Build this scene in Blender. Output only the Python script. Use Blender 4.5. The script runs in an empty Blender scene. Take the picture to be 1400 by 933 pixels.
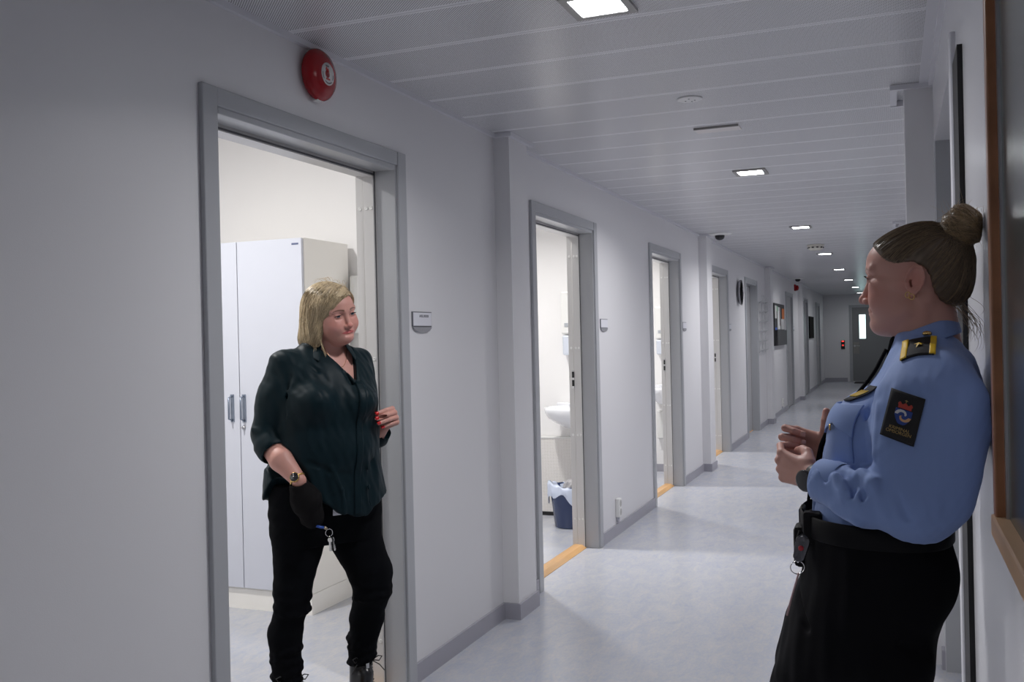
import bpy, bmesh, math, random
import numpy as np
from mathutils import Vector, Matrix
random.seed(7)
SC = bpy.context.scene
COL = SC.collection
PI = math.pi

# ------------------------------------------------------------------ materials
MATS = {}
def mat(name, col, rough=.5, metal=0, spec=.5, emit=None, estr=0, coat=0, noise=None, bump=None, sheen=0, sss=0, trans=0, ior=None):
    """noise=(scale, amount, stretch xyz) varies the base colour, bump=(scale, strength, stretch)"""
    if name in MATS: return MATS[name]
    m = bpy.data.materials.new(name); m.use_nodes = True
    nt = m.node_tree; b = nt.nodes['Principled BSDF']
    b.inputs['Base Color'].default_value = (*col, 1)
    b.inputs['Roughness'].default_value = rough
    b.inputs['Metallic'].default_value = metal
    b.inputs['Specular IOR Level'].default_value = spec
    b.inputs['Coat Weight'].default_value = coat
    b.inputs['Sheen Weight'].default_value = sheen
    b.inputs['Transmission Weight'].default_value = trans
    if ior: b.inputs['IOR'].default_value = ior
    if sss:
        b.inputs['Subsurface Weight'].default_value = sss
        b.inputs['Subsurface Radius'].default_value = (1, .35, .2)
        b.inputs['Subsurface Scale'].default_value = .006
    if emit:
        b.inputs['Emission Color'].default_value = (*emit, 1)
        b.inputs['Emission Strength'].default_value = estr
    tc = None
    if noise or bump:
        tc = nt.nodes.new('ShaderNodeTexCoord')
    if noise:
        sc, am, st = noise
        mp = nt.nodes.new('ShaderNodeMapping'); mp.inputs['Scale'].default_value = st
        nt.links.new(tc.outputs['Object'], mp.inputs['Vector'])
        n = nt.nodes.new('ShaderNodeTexNoise'); n.inputs['Scale'].default_value = sc; n.inputs['Detail'].default_value = 5
        nt.links.new(mp.outputs[0], n.inputs['Vector'])
        r = nt.nodes.new('ShaderNodeValToRGB')
        r.color_ramp.elements[0].position = .3; r.color_ramp.elements[1].position = .7
        r.color_ramp.elements[0].color = (*[max(0, c*(1-am)) for c in col], 1)
        r.color_ramp.elements[1].color = (*[min(1, c*(1+am)) for c in col], 1)
        nt.links.new(n.outputs['Fac'], r.inputs['Fac']); nt.links.new(r.outputs['Color'], b.inputs['Base Color'])
    if bump:
        sc, s_, st = bump
        mp = nt.nodes.new('ShaderNodeMapping'); mp.inputs['Scale'].default_value = st
        nt.links.new(tc.outputs['Object'], mp.inputs['Vector'])
        n = nt.nodes.new('ShaderNodeTexNoise'); n.inputs['Scale'].default_value = sc; n.inputs['Detail'].default_value = 4
        nt.links.new(mp.outputs[0], n.inputs['Vector'])
        bp = nt.nodes.new('ShaderNodeBump'); bp.inputs['Strength'].default_value = s_; bp.inputs['Distance'].default_value = .002
        nt.links.new(n.outputs['Fac'], bp.inputs['Height']); nt.links.new(bp.outputs[0], b.inputs['Normal'])
    MATS[name] = m
    return m

# ------------------------------------------------------------------ objects
def link(o, parent=None):
    COL.objects.link(o)
    if parent is not None: o.parent = parent
    return o
def tag(o, label=None, cat=None, group=None, kind=None):
    if label: o['label'] = label
    if cat: o['category'] = cat
    if group: o['group'] = group
    if kind: o['kind'] = kind
    return o
def empty(name, loc=(0, 0, 0), kind=None, rotz=0):
    o = bpy.data.objects.new(name, None); o.empty_display_size = .1
    o.location = loc; o.rotation_euler = (0, 0, rotz); COL.objects.link(o)
    if kind: o['kind'] = kind
    return o
def rel(parent, c):
    return tuple(a-b for a, b in zip(c, parent.location)) if parent is not None else c

def mesh_obj(name, bm, m, parent=None, smooth=False, kind=None):
    me = bpy.data.meshes.new(name)
    bmesh.ops.recalc_face_normals(bm, faces=bm.faces)
    bm.to_mesh(me); bm.free()
    if smooth:
        for p in me.polygons: p.use_smooth = True
    o = bpy.data.objects.new(name, me)
    for x in (m if isinstance(m, (list, tuple)) else [m]): me.materials.append(x)
    link(o, parent)
    if parent is not None:      # geometry is given in world coordinates, parents carry only location (and rotation z)
        o.matrix_parent_inverse = Matrix.Identity(4)
    if kind: o['kind'] = kind
    return o

def bbox(bm, x0, x1, y0, y1, z0, z1, bevel=0, mi=0):
    x0, x1 = sorted((x0, x1)); y0, y1 = sorted((y0, y1)); z0, z1 = sorted((z0, z1))
    r = bmesh.ops.create_cube(bm, size=1)
    vs = r['verts']
    for v in vs:
        v.co.x = x0 + (v.co.x+.5)*(x1-x0); v.co.y = y0 + (v.co.y+.5)*(y1-y0); v.co.z = z0 + (v.co.z+.5)*(z1-z0)
    fs = {f for v in vs for f in v.link_faces}
    for f in fs: f.material_index = mi
    if bevel:
        es = {e for v in vs for e in v.link_edges}
        bmesh.ops.bevel(bm, geom=list(es), offset=bevel, segments=2, profile=.5, affect='EDGES')
    return bm
def lathe(bm, prof, axis='z', c=(0, 0, 0), seg=32, mi=0, sy=1.0):
    """prof: list of (r, h). axis: direction of h. sy stretches one radial axis"""
    rings = []
    for r, h_ in prof:
        ring = []
        for i in range(seg):
            a = 2*PI*i/seg; u, v_ = r*math.cos(a), r*math.sin(a)*sy
            p = {'z': (u, v_, h_), 'x': (h_, u, v_), 'y': (u, h_, v_), '-z': (u, v_, -h_), '-x': (-h_, u, v_)}[axis]
            ring.append(bm.verts.new((c[0]+p[0], c[1]+p[1], c[2]+p[2])))
        rings.append(ring)
    for a, b in zip(rings, rings[1:]):
        for i in range(seg):
            j = (i+1) % seg
            f = bm.faces.new((a[i], a[j], b[j], b[i])); f.material_index = mi; f.smooth = True
    for ring in (rings[0], rings[-1]):
        try: f = bm.faces.new(ring); f.material_index = mi
        except Exception: pass
    return bm
def tube(bm, pts, r, seg=8, mi=0, closed=False):
    pts = [Vector(p) for p in pts]; n = len(pts)
    rr = r if isinstance(r, (list, tuple)) else [r]*n
    rings = []; up = Vector((0, 0, 1))
    prev = None
    for i, p in enumerate(pts):
        if closed: t = pts[(i+1) % n]-pts[i-1]
        else: t = pts[min(i+1, n-1)]-pts[max(i-1, 0)]
        t.normalize()
        if prev is None:
            a = t.cross(up)
            if a.length < .05: a = t.cross(Vector((1, 0, 0)))
        else: a = prev-t*prev.dot(t)
        a.normalize(); b = t.cross(a); prev = a
        rings.append([bm.verts.new(p+(a*math.cos(2*PI*k/seg)+b*math.sin(2*PI*k/seg))*rr[i]) for k in range(seg)])
    prs = list(zip(rings, rings[1:]))
    if closed: prs.append((rings[-1], rings[0]))
    for a, b in prs:
        for k in range(seg):
            f = bm.faces.new((a[k], a[(k+1) % seg], b[(k+1) % seg], b[k])); f.smooth = True; f.material_index = mi
    if not closed:
        for ring in (rings[0], rings[-1]):
            f = bm.faces.new(ring); f.material_index = mi
    return bm
def BOX(name, x0, x1, y0, y1, z0, z1, m, parent=None, bevel=0, kind=None):
    bm = bmesh.new(); bbox(bm, x0, x1, y0, y1, z0, z1, bevel)
    if parent is not None:
        bmesh.ops.translate(bm, verts=bm.verts, vec=-Vector(parent.location))
    return mesh_obj(name, bm, m, parent, kind=kind)
def OBJ(name, bm, m, parent=None, smooth=False, kind=None):
    """bm in world coordinates"""
    if parent is not None:
        bmesh.ops.translate(bm, verts=bm.verts, vec=-Vector(parent.location))
    return mesh_obj(name, bm, m, parent, smooth, kind)
def OBJS(name, bm, m, parent=None, smooth=False):
    """like OBJ, one object per separate piece"""
    bm.verts.index_update(); seen = set(); out = []
    for v in bm.verts:
        if v.index in seen: continue
        st = [v]; seen.add(v.index); isl = []
        while st:
            a = st.pop(); isl.append(a)
            for e in a.link_edges:
                b = e.other_vert(a)
                if b.index not in seen: seen.add(b.index); st.append(b)
        nb = bmesh.new(); mp = {a: nb.verts.new(a.co) for a in isl}
        for f in {f for a in isl for f in a.link_faces}:
            nf = nb.faces.new([mp[x] for x in f.verts]); nf.smooth = f.smooth
        out.append(OBJ(name, nb, m, parent, smooth))
    bm.free(); return out
def TXT(name, s, loc, size, m, parent=None, rot=(PI/2, 0, PI/2), extrude=.0004, align='CENTER'):
    cu = bpy.data.curves.new(name, 'FONT'); cu.body = s; cu.size = size; cu.extrude = extrude
    cu.align_x = align; cu.align_y = 'CENTER'
    o = bpy.data.objects.new(name, cu); cu.materials.append(m)
    me = bpy.data.meshes.new_from_object(o); bpy.data.objects.remove(o); bpy.data.curves.remove(cu)
    o = bpy.data.objects.new(name, me); o.location = rel(parent, loc); o.rotation_euler = rot
    return link(o, parent)
def prism(bm, poly, axis, a0, a1, mi=0):
    """poly: 2D points in the plane normal to axis ('x': (y,z), 'y': (x,z), 'z': (x,y)), extruded a0..a1"""
    def P(p, a): return {'x': (a, p[0], p[1]), 'y': (p[0], a, p[1]), 'z': (p[0], p[1], a)}[axis]
    A = [bm.verts.new(P(p, a0)) for p in poly]; B = [bm.verts.new(P(p, a1)) for p in poly]
    n = len(poly)
    fs = [bm.faces.new(A), bm.faces.new(B)]+[bm.faces.new((A[i], A[(i+1) % n], B[(i+1) % n], B[i])) for i in range(n)]
    for f in fs: f.material_index = mi
    return bm
def copy_tree(o, parent=None):
    c = o.copy(); COL.objects.link(c)
    if parent is not None: c.parent = parent
    for ch in [x for x in bpy.data.objects if x.parent == o]: copy_tree(ch, c)
    return c
# ================================================================== SCULPTING FIELDS (signed distances, meshed by surface nets)
f32 = np.float32
class Field:
    def __init__(s, lo, hi, h):
        s.lo = np.array(lo, float); s.h = h
        s.n = [int(math.ceil((b-a)/h))+1 for a, b in zip(lo, hi)]
        s.F = np.full(s.n, .05, f32)
    def blk(s, lo, hi):
        sl = []
        for i in range(3):
            a = max(0, int((lo[i]-s.lo[i])/s.h)); b = min(s.n[i], int((hi[i]-s.lo[i])/s.h)+2)
            if b <= a: return None, None
            sl.append(slice(a, b))
        P = [(s.lo[i]+np.arange(sl[i].start, sl[i].stop)*s.h).astype(f32) for i in range(3)]
        return tuple(sl), (P[0][:, None, None], P[1][None, :, None], P[2][None, None, :])
    def op(s, prim, k=0., mode='u'):
        fn, lo, hi = prim; m = .012+k
        sl, P = s.blk([a-m for a in lo], [a+m for a in hi])
        if sl is None: return s
        d = fn(P); a = s.F[sl]
        if mode == 'u':
            r = np.minimum(a, d)
            if k: r = r-np.maximum(k-np.abs(a-d), 0)**2/(4*k)
        elif mode == 's':
            d = -d; r = np.maximum(a, d)
            if k: r = r+np.maximum(k-np.abs(a-d), 0)**2/(4*k)
        elif mode == 'i':
            r = np.maximum(a, d)
            if k: r = r+np.maximum(k-np.abs(a-d), 0)**2/(4*k)
        s.F[sl] = r
        return s
    def u(s, prim, k=.01): return s.op(prim, k, 'u')
    def cut(s, prim, k=.004): return s.op(prim, k, 's')
    def warp(s, fn, lo=None, hi=None):
        """adds fn(P) to the field (positive = carve)"""
        sl, P = s.blk(lo if lo is not None else s.lo, hi if hi is not None else s.lo+np.array(s.n)*s.h)
        s.F[sl] = s.F[sl]+fn(P).astype(f32)
        return s
    def mesh(s):
        return surface_nets(s.F, s.h, s.lo)

def V3(p): return np.array(p, float)
def capsule(a, b, ra, rb=None, sq=None):
    """tapered capsule; sq=(direction, factor>1) flattens it along a direction"""
    a = V3(a); b = V3(b); rb = ra if rb is None else rb
    ab = b-a; L2 = float(ab@ab)+1e-12
    def fn(P):
        X, Y, Z = P[0]-f32(a[0]), P[1]-f32(a[1]), P[2]-f32(a[2])
        t = np.clip((X*f32(ab[0])+Y*f32(ab[1])+Z*f32(ab[2]))/f32(L2), 0, 1)
        qx, qy, qz = X-t*f32(ab[0]), Y-t*f32(ab[1]), Z-t*f32(ab[2])
        q2 = qx*qx+qy*qy+qz*qz
        if sq is not None:
            n = V3(sq[0]); n = n/np.linalg.norm(n); qn = qx*f32(n[0])+qy*f32(n[1])+qz*f32(n[2])
            q2 = q2+(sq[1]**2-1)*qn*qn
        return np.sqrt(q2)-(ra+(rb-ra)*t)
    r = max(ra, rb)
    return fn, np.minimum(a, b)-r, np.maximum(a, b)+r
def ball(c, r): return capsule(c, c, r)
def ellip(c, r, R=None):
    c = V3(c); r = V3(r); R = np.eye(3) if R is None else np.array(R, float)   # rows: local axes
    def fn(P):
        X, Y, Z = P[0]-f32(c[0]), P[1]-f32(c[1]), P[2]-f32(c[2])
        k0 = 0; k1 = 0
        for i in range(3):
            q = X*f32(R[i][0])+Y*f32(R[i][1])+Z*f32(R[i][2])
            k0 = k0+(q/f32(r[i]))**2; k1 = k1+(q/f32(r[i]**2))**2
        k0 = np.sqrt(k0); k1 = np.sqrt(k1)+1e-6
        return k0*(k0-1)/k1
    e = np.array([max(r)]*3) if R is not None and not np.allclose(R, np.eye(3)) else r
    return fn, c-e, c+e
def catmull(rows, n=10):
    rows = np.array(rows, float); out = []
    for i in range(len(rows)-1):
        p0 = rows[max(i-1, 0)]; p1 = rows[i]; p2 = rows[i+1]; p3 = rows[min(i+2, len(rows)-1)]
        for j in range(n):
            t = j/n
            out.append(.5*((2*p1)+(-p0+p2)*t+(2*p0-5*p1+4*p2-p3)*t*t+(-p0+3*p1-3*p2+p3)*t**3))
    out.append(rows[-1]); return np.array(out)
def loft(rows, o=(0, 0, 0), U=(1, 0, 0), V=(0, 1, 0), T=(0, 0, 1), ex=2.0, rnd=.01):
    """rows: (t, u0, u1, v0, v1): the section between u0..u1 and v0..v1 at height t along T"""
    R = catmull(rows, 8); o = V3(o); U = V3(U); V = V3(V); T = V3(T)
    ts = R[:, 0]
    def fn(P):
        X, Y, Z = P[0]-f32(o[0]), P[1]-f32(o[1]), P[2]-f32(o[2])
        t = X*f32(T[0])+Y*f32(T[1])+Z*f32(T[2]); u = X*f32(U[0])+Y*f32(U[1])+Z*f32(U[2]); v = X*f32(V[0])+Y*f32(V[1])+Z*f32(V[2])
        g = [np.interp(t, ts, R[:, i]).astype(f32) for i in (1, 2, 3, 4)]
        cu, a = (g[0]+g[1])/2, (g[1]-g[0])/2; cv, b = (g[2]+g[3])/2, (g[3]-g[2])/2
        q = (np.abs((u-cu)/a)**ex+np.abs((v-cv)/b)**ex)**(1/ex)
        d = (q-1)*np.minimum(a, b)
        cap = np.abs(t-(ts[0]+ts[-1])/2)-(ts[-1]-ts[0])/2
        m = np.maximum(d, cap)
        return m+np.maximum(rnd-np.abs(d-cap), 0)**2/(4*rnd)
    pts = []
    for r in R[::4]:
        for uu in (r[1], r[2]):
            for vv in (r[3], r[4]): pts.append(o+U*uu+V*vv+T*r[0])
    pts = np.array(pts)
    return fn, pts.min(0), pts.max(0)

def surface_nets(F, h, lo):
    n = F.shape; S = F < 0; ids_all = []; pts_all = []; quads = []
    strides = (n[1]*n[2], n[2], 1)
    for ax in range(3):
        a = [slice(None)]*3; b = [slice(None)]*3; a[ax] = slice(0, -1); b[ax] = slice(1, None)
        ch = S[tuple(a)] != S[tuple(b)]
        I = np.argwhere(ch)
        o1, o2 = [q for q in range(3) if q != ax]
        ok = (I[:, o1] > 0) & (I[:, o2] > 0) & (I[:, o1] < n[o1]-1) & (I[:, o2] < n[o2]-1); I = I[ok]
        J = I.copy(); J[:, ax] += 1
        f0 = F[tuple(I.T)]; f1 = F[tuple(J.T)]
        t = f0/(f0-f1); p = I.astype(float); p[:, ax] += t
        base = I @ np.array(strides); s1, s2 = strides[o1], strides[o2]
        cells = [base, base-s1, base-s1-s2, base-s2]
        for c in cells: ids_all.append(c); pts_all.append(p)
        q = np.stack(cells, 1); flip = (f0 < f1) != (ax == 1)
        q[~flip] = q[~flip][:, ::-1]
        quads.append(q)
    ids = np.concatenate(ids_all); pts = np.concatenate(pts_all); q = np.concatenate(quads)
    uq, inv = np.unique(ids, return_inverse=True)
    cnt = np.bincount(inv).astype(float)
    v = np.stack([np.bincount(inv, pts[:, i])/cnt for i in range(3)], 1)*h+np.array(lo)
    return v, np.searchsorted(uq, q)[:, ::-1]

def relax(v, q, it=2, w=.5):
    """Laplacian smoothing of a quad mesh"""
    e = np.concatenate([q[:, [0, 1]], q[:, [1, 2]], q[:, [2, 3]], q[:, [3, 0]]])
    n = len(v); deg = np.bincount(e[:, 0], minlength=n)+np.bincount(e[:, 1], minlength=n)+1e-9
    for _ in range(it):
        s = np.stack([np.bincount(e[:, 0], v[e[:, 1], i], n)+np.bincount(e[:, 1], v[e[:, 0], i], n) for i in range(3)], 1)/deg[:, None]
        v = v*(1-w)+s*w
    return v
def np_mesh(name, v, q, m, parent=None, col=None, smooth=True):
    me = bpy.data.meshes.new(name); k = q.shape[1]
    me.vertices.add(len(v)); me.vertices.foreach_set('co', np.asarray(v, f32).ravel())
    me.loops.add(len(q)*k); me.loops.foreach_set('vertex_index', q.astype(np.int32).ravel())
    me.polygons.add(len(q)); me.polygons.foreach_set('loop_start', (np.arange(len(q))*k).astype(np.int32)); me.polygons.foreach_set('loop_total', np.full(len(q), k, np.int32))
    me.update(calc_edges=True); me.validate()
    me.polygons.foreach_set('use_smooth', np.ones(len(me.polygons), bool) if smooth else np.zeros(len(me.polygons), bool))
    if col is not None:
        a = me.color_attributes.new('Tint', 'FLOAT_COLOR', 'POINT')
        c4 = np.ones((len(v), 4), f32); c4[:, :3] = col; a.data.foreach_set('color', c4.ravel())
    me.materials.append(m)
    o = bpy.data.objects.new(name, me); link(o, parent)
    return o
def tint_mat(name, rough=.5, sss=.0, spec=.4, bump=None, sheen=0):
    """material whose base colour is the thing's own pigment, stored per point"""
    m = mat(name, (.5, .5, .5), rough, spec=spec, bump=bump, sss=sss, sheen=sheen)
    nt = m.node_tree
    if not any(n.type == 'ATTRIBUTE' for n in nt.nodes):
        a = nt.nodes.new('ShaderNodeAttribute'); a.attribute_name = 'Tint'
        nt.links.new(a.outputs['Color'], nt.nodes['Principled BSDF'].inputs['Base Color'])
    return m
class Frame:
    """local axes (x forward, y left, z up) placed in a parent space"""
    def __init__(s, o, X, Y, Z): s.o = V3(o); s.R = np.array([V3(X), V3(Y), V3(Z)])   # rows
    def p(s, a): return s.o+V3(a) @ s.R
    def d(s, a): return V3(a) @ s.R
    def inv(s, v): return (np.asarray(v)-s.o) @ s.R.T
def rotz(a): return np.array([[math.cos(a), -math.sin(a), 0], [math.sin(a), math.cos(a), 0], [0, 0, 1]])
def yawed(o, yaw=0, pitch=0, roll=0):
    """frame with yaw (left +), pitch (nose up +), roll (towards the left shoulder +), degrees"""
    y, p, r = map(math.radians, (yaw, pitch, roll))
    X = V3((math.cos(y)*math.cos(p), math.sin(y)*math.cos(p), math.sin(p)))
    Y = V3((-math.sin(y), math.cos(y), 0)); Z = np.cross(X, Y)
    Y2 = Y*math.cos(r)-Z*math.sin(r); Z2 = Z*math.cos(r)+Y*math.sin(r)
    return Frame(o, X, Y2, Z2)
# ================================================================== THE SETTING
H = 2.391; W = 1.984; YE = 27.75; YB = -2.2
M_wall = mat('wall_paint', (.72, .715, .73), .42, spec=.4, bump=(260, .12, (1, 1, 1)))
M_wallg = mat('wall_paint_gloss', (.70, .70, .73), .22, spec=.5, bump=(160, .10, (1, 1, .5)))
M_room = mat('room_paint', (.84, .83, .825), .5, bump=(220, .1, (1, 1, 1)))
M_case = mat('grey_frame_paint', (.40, .41, .43), .28, bump=(120, .03, (1, 1, .3)))
M_jamb = mat('grey_jamb_paint', (.62, .61, .60), .3, bump=(120, .03, (1, 1, .3)))  # paler than the casings: light from the rooms is put into this grey
M_base = mat('grey_baseboard', (.36, .355, .40), .4)
M_trim = mat('white_trim', (.66, .66, .70), .35)
M_oak = mat('oak', (.62, .36, .15), .35, noise=(9, .25, (1, .12, 1)))
M_black = mat('black_plastic', (.012, .012, .013), .4)
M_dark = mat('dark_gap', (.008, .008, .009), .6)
M_white = mat('white_plastic', (.78, .78, .76), .35)
M_cream = mat('cream_plastic', (.62, .60, .53), .4)
M_metal = mat('brushed_metal', (.55, .55, .56), .3, metal=1)
M_chrome = mat('chrome', (.75, .75, .76), .12, metal=1)
M_doorleaf = mat('grey_door_paint', (.43, .43, .44), .35)
M_enddoor = mat('dark_grey_door_paint', (.22, .225, .23), .35)
M_text = mat('dark_print', (.03, .03, .04), .6)
M_red = mat('red_gloss', (.30, .003, .008), .20, spec=.4)
M_brass = mat('gold_metal', (.75, .50, .18), .25, metal=1)

def floor_material():
    m = bpy.data.materials.new('marbled_linoleum'); m.use_nodes = True
    nt = m.node_tree; b = nt.nodes['Principled BSDF']
    tc = nt.nodes.new('ShaderNodeTexCoord')
    mp = nt.nodes.new('ShaderNodeMapping'); mp.inputs['Scale'].default_value = (1, .42, 1)
    nt.links.new(tc.outputs['Object'], mp.inputs[0])
    def ramp(sc, det, stops, dist=0):
        n = nt.nodes.new('ShaderNodeTexNoise'); n.inputs['Scale'].default_value = sc; n.inputs['Detail'].default_value = det
        n.inputs['Distortion'].default_value = dist; n.inputs['Roughness'].default_value = .6
        nt.links.new(mp.outputs[0], n.inputs['Vector'])
        r = nt.nodes.new('ShaderNodeValToRGB'); nt.links.new(n.outputs['Fac'], r.inputs[0])
        r.color_ramp.elements[0].position = stops[0][0]; r.color_ramp.elements[0].color = (*stops[0][1], 1)
        r.color_ramp.elements[1].position = stops[-1][0]; r.color_ramp.elements[1].color = (*stops[-1][1], 1)
        for p, c in stops[1:-1]:
            e = r.color_ramp.elements.new(p); e.color = (*c, 1)
        return r
    a = ramp(16, 6, [(.30, (.46, .485, .55)), (.50, (.51, .52, .555)), (.72, (.57, .56, .56))], .7)
    c = ramp(85, 4, [(.35, (.86, .90, 1.0)), (.62, (1.0, .985, .96))], .6)
    mx = nt.nodes.new('ShaderNodeMixRGB'); mx.blend_type = 'MULTIPLY'; mx.inputs[0].default_value = .8
    nt.links.new(a.outputs[0], mx.inputs[1]); nt.links.new(c.outputs[0], mx.inputs[2])
    nt.links.new(mx.outputs[0], b.inputs['Base Color'])
    b.inputs['Roughness'].default_value = .24
    b.inputs['Specular IOR Level'].default_value = .42
    n = nt.nodes.new('ShaderNodeTexNoise'); n.inputs['Scale'].default_value = 45
    bp = nt.nodes.new('ShaderNodeBump'); bp.inputs['Strength'].default_value = .05; bp.inputs['Distance'].default_value = .003
    nt.links.new(n.outputs['Fac'], bp.inputs['Height']); nt.links.new(bp.outputs[0], b.inputs['Normal'])
    return m
M_floor = floor_material()

SL = .335; SL0 = 4.30
def ceiling_material():
    m = bpy.data.materials.new('perforated_metal_panels'); m.use_nodes = True
    nt = m.node_tree; b = nt.nodes['Principled BSDF']; N = nt.nodes.new; L = nt.links.new
    tc = N('ShaderNodeTexCoord')
    def vm(op, a, bv=None, sc=None):
        n = N('ShaderNodeVectorMath'); n.operation = op
        L(a, n.inputs[0])
        if bv is not None: n.inputs[1].default_value = bv
        return n
    def mth(op, a, b_=None):
        n = N('ShaderNodeMath'); n.operation = op
        if isinstance(a, (int, float)): n.inputs[0].default_value = a
        else: L(a, n.inputs[0])
        if b_ is not None:
            if isinstance(b_, (int, float)): n.inputs[1].default_value = b_
            else: L(b_, n.inputs[1])
        return n.outputs[0]
    P = .0098
    flat = vm('MULTIPLY', tc.outputs['Object'], (1/P, 1/P, 0)).outputs[0]
    ds = []
    for off in ((0, 0, 0), (.5, .5, 0)):
        a = vm('ADD', flat, off).outputs[0]
        a = vm('FRACTION', a).outputs[0]
        a = vm('SUBTRACT', a, (.5, .5, 0)).outputs[0]
        n = N('ShaderNodeVectorMath'); n.operation = 'LENGTH'; L(a, n.inputs[0]); ds.append(n.outputs['Value'])
    d = mth('MINIMUM', ds[0], ds[1])
    hole = mth('LESS_THAN', d, .225)
    sp = N('ShaderNodeSeparateXYZ'); L(tc.outputs['Object'], sp.inputs[0])
    t = mth('SUBTRACT', sp.outputs['Y'], SL0); t = mth('DIVIDE', t, SL); t = mth('ADD', t, 100.5)
    t = mth('FRACT', t); t = mth('SUBTRACT', t, .5); t = mth('ABSOLUTE', t)
    inside = mth('GREATER_THAN', t, .046)
    hole = mth('MULTIPLY', hole, inside)
    mx = N('ShaderNodeMixRGB'); L(hole, mx.inputs[0])
    mx.inputs[1].default_value = (.80, .80, .83, 1); mx.inputs[2].default_value = (.035, .035, .04, 1)
    L(mx.outputs[0], b.inputs['Base Color'])
    b.inputs['Roughness'].default_value = .30
    b.inputs['Specular IOR Level'].default_value = .6
    return m
M_ceil = ceiling_material()

# floor & ceiling
BOX('floor', -3.2, W+.3, YB, YE+.2, -.1, 0, M_floor, kind='structure')
bm = bmesh.new()
y = SL0-20*SL; k = 0
while y < YE:
    y1 = min(y+SL, YE)
    bbox(bm, .012, W-.012, y+.0016, y1-.0016, H, H+.012)
    y += SL
OBJ('ceiling', bm, M_ceil, kind='structure')
BOX('ceiling_slab', -.19, W+.35, YB, YE+.2, H+.03, H+.13, M_dark, kind='structure')

# doors along the left wall: outer casing edges (near, far)
DO = [(2.191, 3.405), (4.831, 6.05), (7.521, 8.725), (10.19, 11.393), (12.791, 13.97), (17.85, 19.07), (21.385, 22.55), (24.955, 26.2)]
CW = .078; TW = -.17; ZL = 2.066; ZC = 2.128
bm = bmesh.new()
ys = YB
for a, c in DO:
    bbox(bm, TW, 0, ys, a+CW-.012, 0, H+.03); bbox(bm, TW, 0, a+CW-.012, c-CW+.012, ZL+.012, H+.03)
    ys = c-CW+.012
bbox(bm, TW, 0, ys, YE, 0, H+.03)
OBJ('wall_left', bm, M_wall, kind='structure')
# pilasters, both sides
PIL = [(4.355, 4.60), (9.645, 9.93), (14.93, 15.22), (20.25, 20.55)]
for a, c in PIL:
    BOX('pilaster', 0, .082, a, c, 0, H, M_wall, kind='structure')
    bm = bmesh.new()
    bbox(bm, .0, .104, a-.028, a-.004, H-.022, H-.001); bbox(bm, .082, .104, a-.0042, c+.031, H-.022, H-.001); bbox(bm, .0, .104, c+.0308, c+.052, H-.022, H-.001)
    OBJ('trim_pilaster', bm, M_trim, kind='structure')
for a, c in PIL:
    BOX('pilaster', W-.108, W, a-.075, c-.06, 0, H, M_wall, kind='structure')
    bm = bmesh.new()
    bbox(bm, W-.162, W, a-.10, a-.078, H-.022, H-.001); bbox(bm, W-.162, W-.135, a-.0785, c-.046, H-.0225, H-.001); bbox(bm, W-.162, W-.109, c-.0462, c-.02, H-.026, H-.001)
    OBJ('trim_pilaster', bm, M_trim, kind='structure')
# ceiling edge trims
bm = bmesh.new(); prev = YB
for a, c in PIL: bbox(bm, 0, .017, prev, a-.028, H-.020, H+.001); prev = c+.052
bbox(bm, 0, .017, prev, YE, H-.02, H+.001)
OBJ('trim_left', bm, M_trim, kind='structure')
bm = bmesh.new(); prev = YB
for a, c in PIL: bbox(bm, W-.017, W, prev, a-.1, H-.020, H+.001); bbox(bm, W-.052, W-.017, prev, a-.1, H-.006, H-.0005); prev = c-.02
bbox(bm, W-.017, W, prev, YE, H-.02, H+.001)
OBJ('trim_right', bm, M_trim, kind='structure')
# baseboards (left, broken at doors, around pilasters)
bm = bmesh.new()
def skirt(a, c):
    cur = a
    for p, q in PIL:
        if p > a and q < c:
            bbox(bm, 0, .012, cur, p-.012, 0, .078); bbox(bm, 0, .094, p-.012, p, 0, .078)
            bbox(bm, .082, .094, p, q, 0, .078); bbox(bm, 0, .094, q, q+.012, 0, .078); cur = q+.012
    bbox(bm, 0, .012, cur, c, 0, .078)
ys = YB
for a, c in DO: skirt(ys, a+.002); ys = c-.002
skirt(ys, YE)
OBJ('baseboard_left', bm, M_base, kind='structure')

# right wall: recess for a door between Y 2.95 and 4.2
RY0, RY1, RZ = 2.86, 4.22, 2.135
bm = bmesh.new()
bbox(bm, W, W+.3, YB, RY0, 0, H+.03); bbox(bm, W, W+.3, RY1, YE, 0, H+.03); bbox(bm, W, W+.3, RY0, RY1, RZ, H+.03)
OBJ('wall_right', bm, M_wallg, kind='structure')
BOX('wall_back', -3.2, W+.3, YB-.1, YB, 0, H+.03, M_wall, kind='structure')
BOX('wall_end', -.2, W+.3, YE, YE+.15, 0, H+.03, M_wall, kind='structure')
BOX('baseboard_end', .012, .60, YE-.012, YE, 0, .11, M_base, kind='structure')
BOX('baseboard_right', W-.012, W, RY1, YE, 0, .078, M_base, kind='structure')
d = empty('door_9', (W+.12, 3.5, 0), 'structure')
BOX('door_leaf', W+.14, W+.18, RY0, RY1, .01, RZ, M_doorleaf, d)
bm = bmesh.new(); bbox(bm, W-.014, W+.13, RY0-.075, RY0-.002, 0, RZ+.03, .004)
OBJ('door_casing', bm, M_trim, d)
BOX('door_lining', W+.002, W+.13, RY1-.02, RY1-.001, 0, RZ, M_case, d)
BOX('door_seal', W-.012, W, 2.53, 2.72, 0, 2.06, M_dark, d)  # plain black panel on the wall, near side of the casing
bm = bmesh.new(); tube(bm, [(W+.14, RY0+.12, 1.04), (W+.08, RY0+.12, 1.04), (W+.08, RY0+.24, 1.04)], .009)
OBJ('door_handle', bm, M_metal, d)

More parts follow.
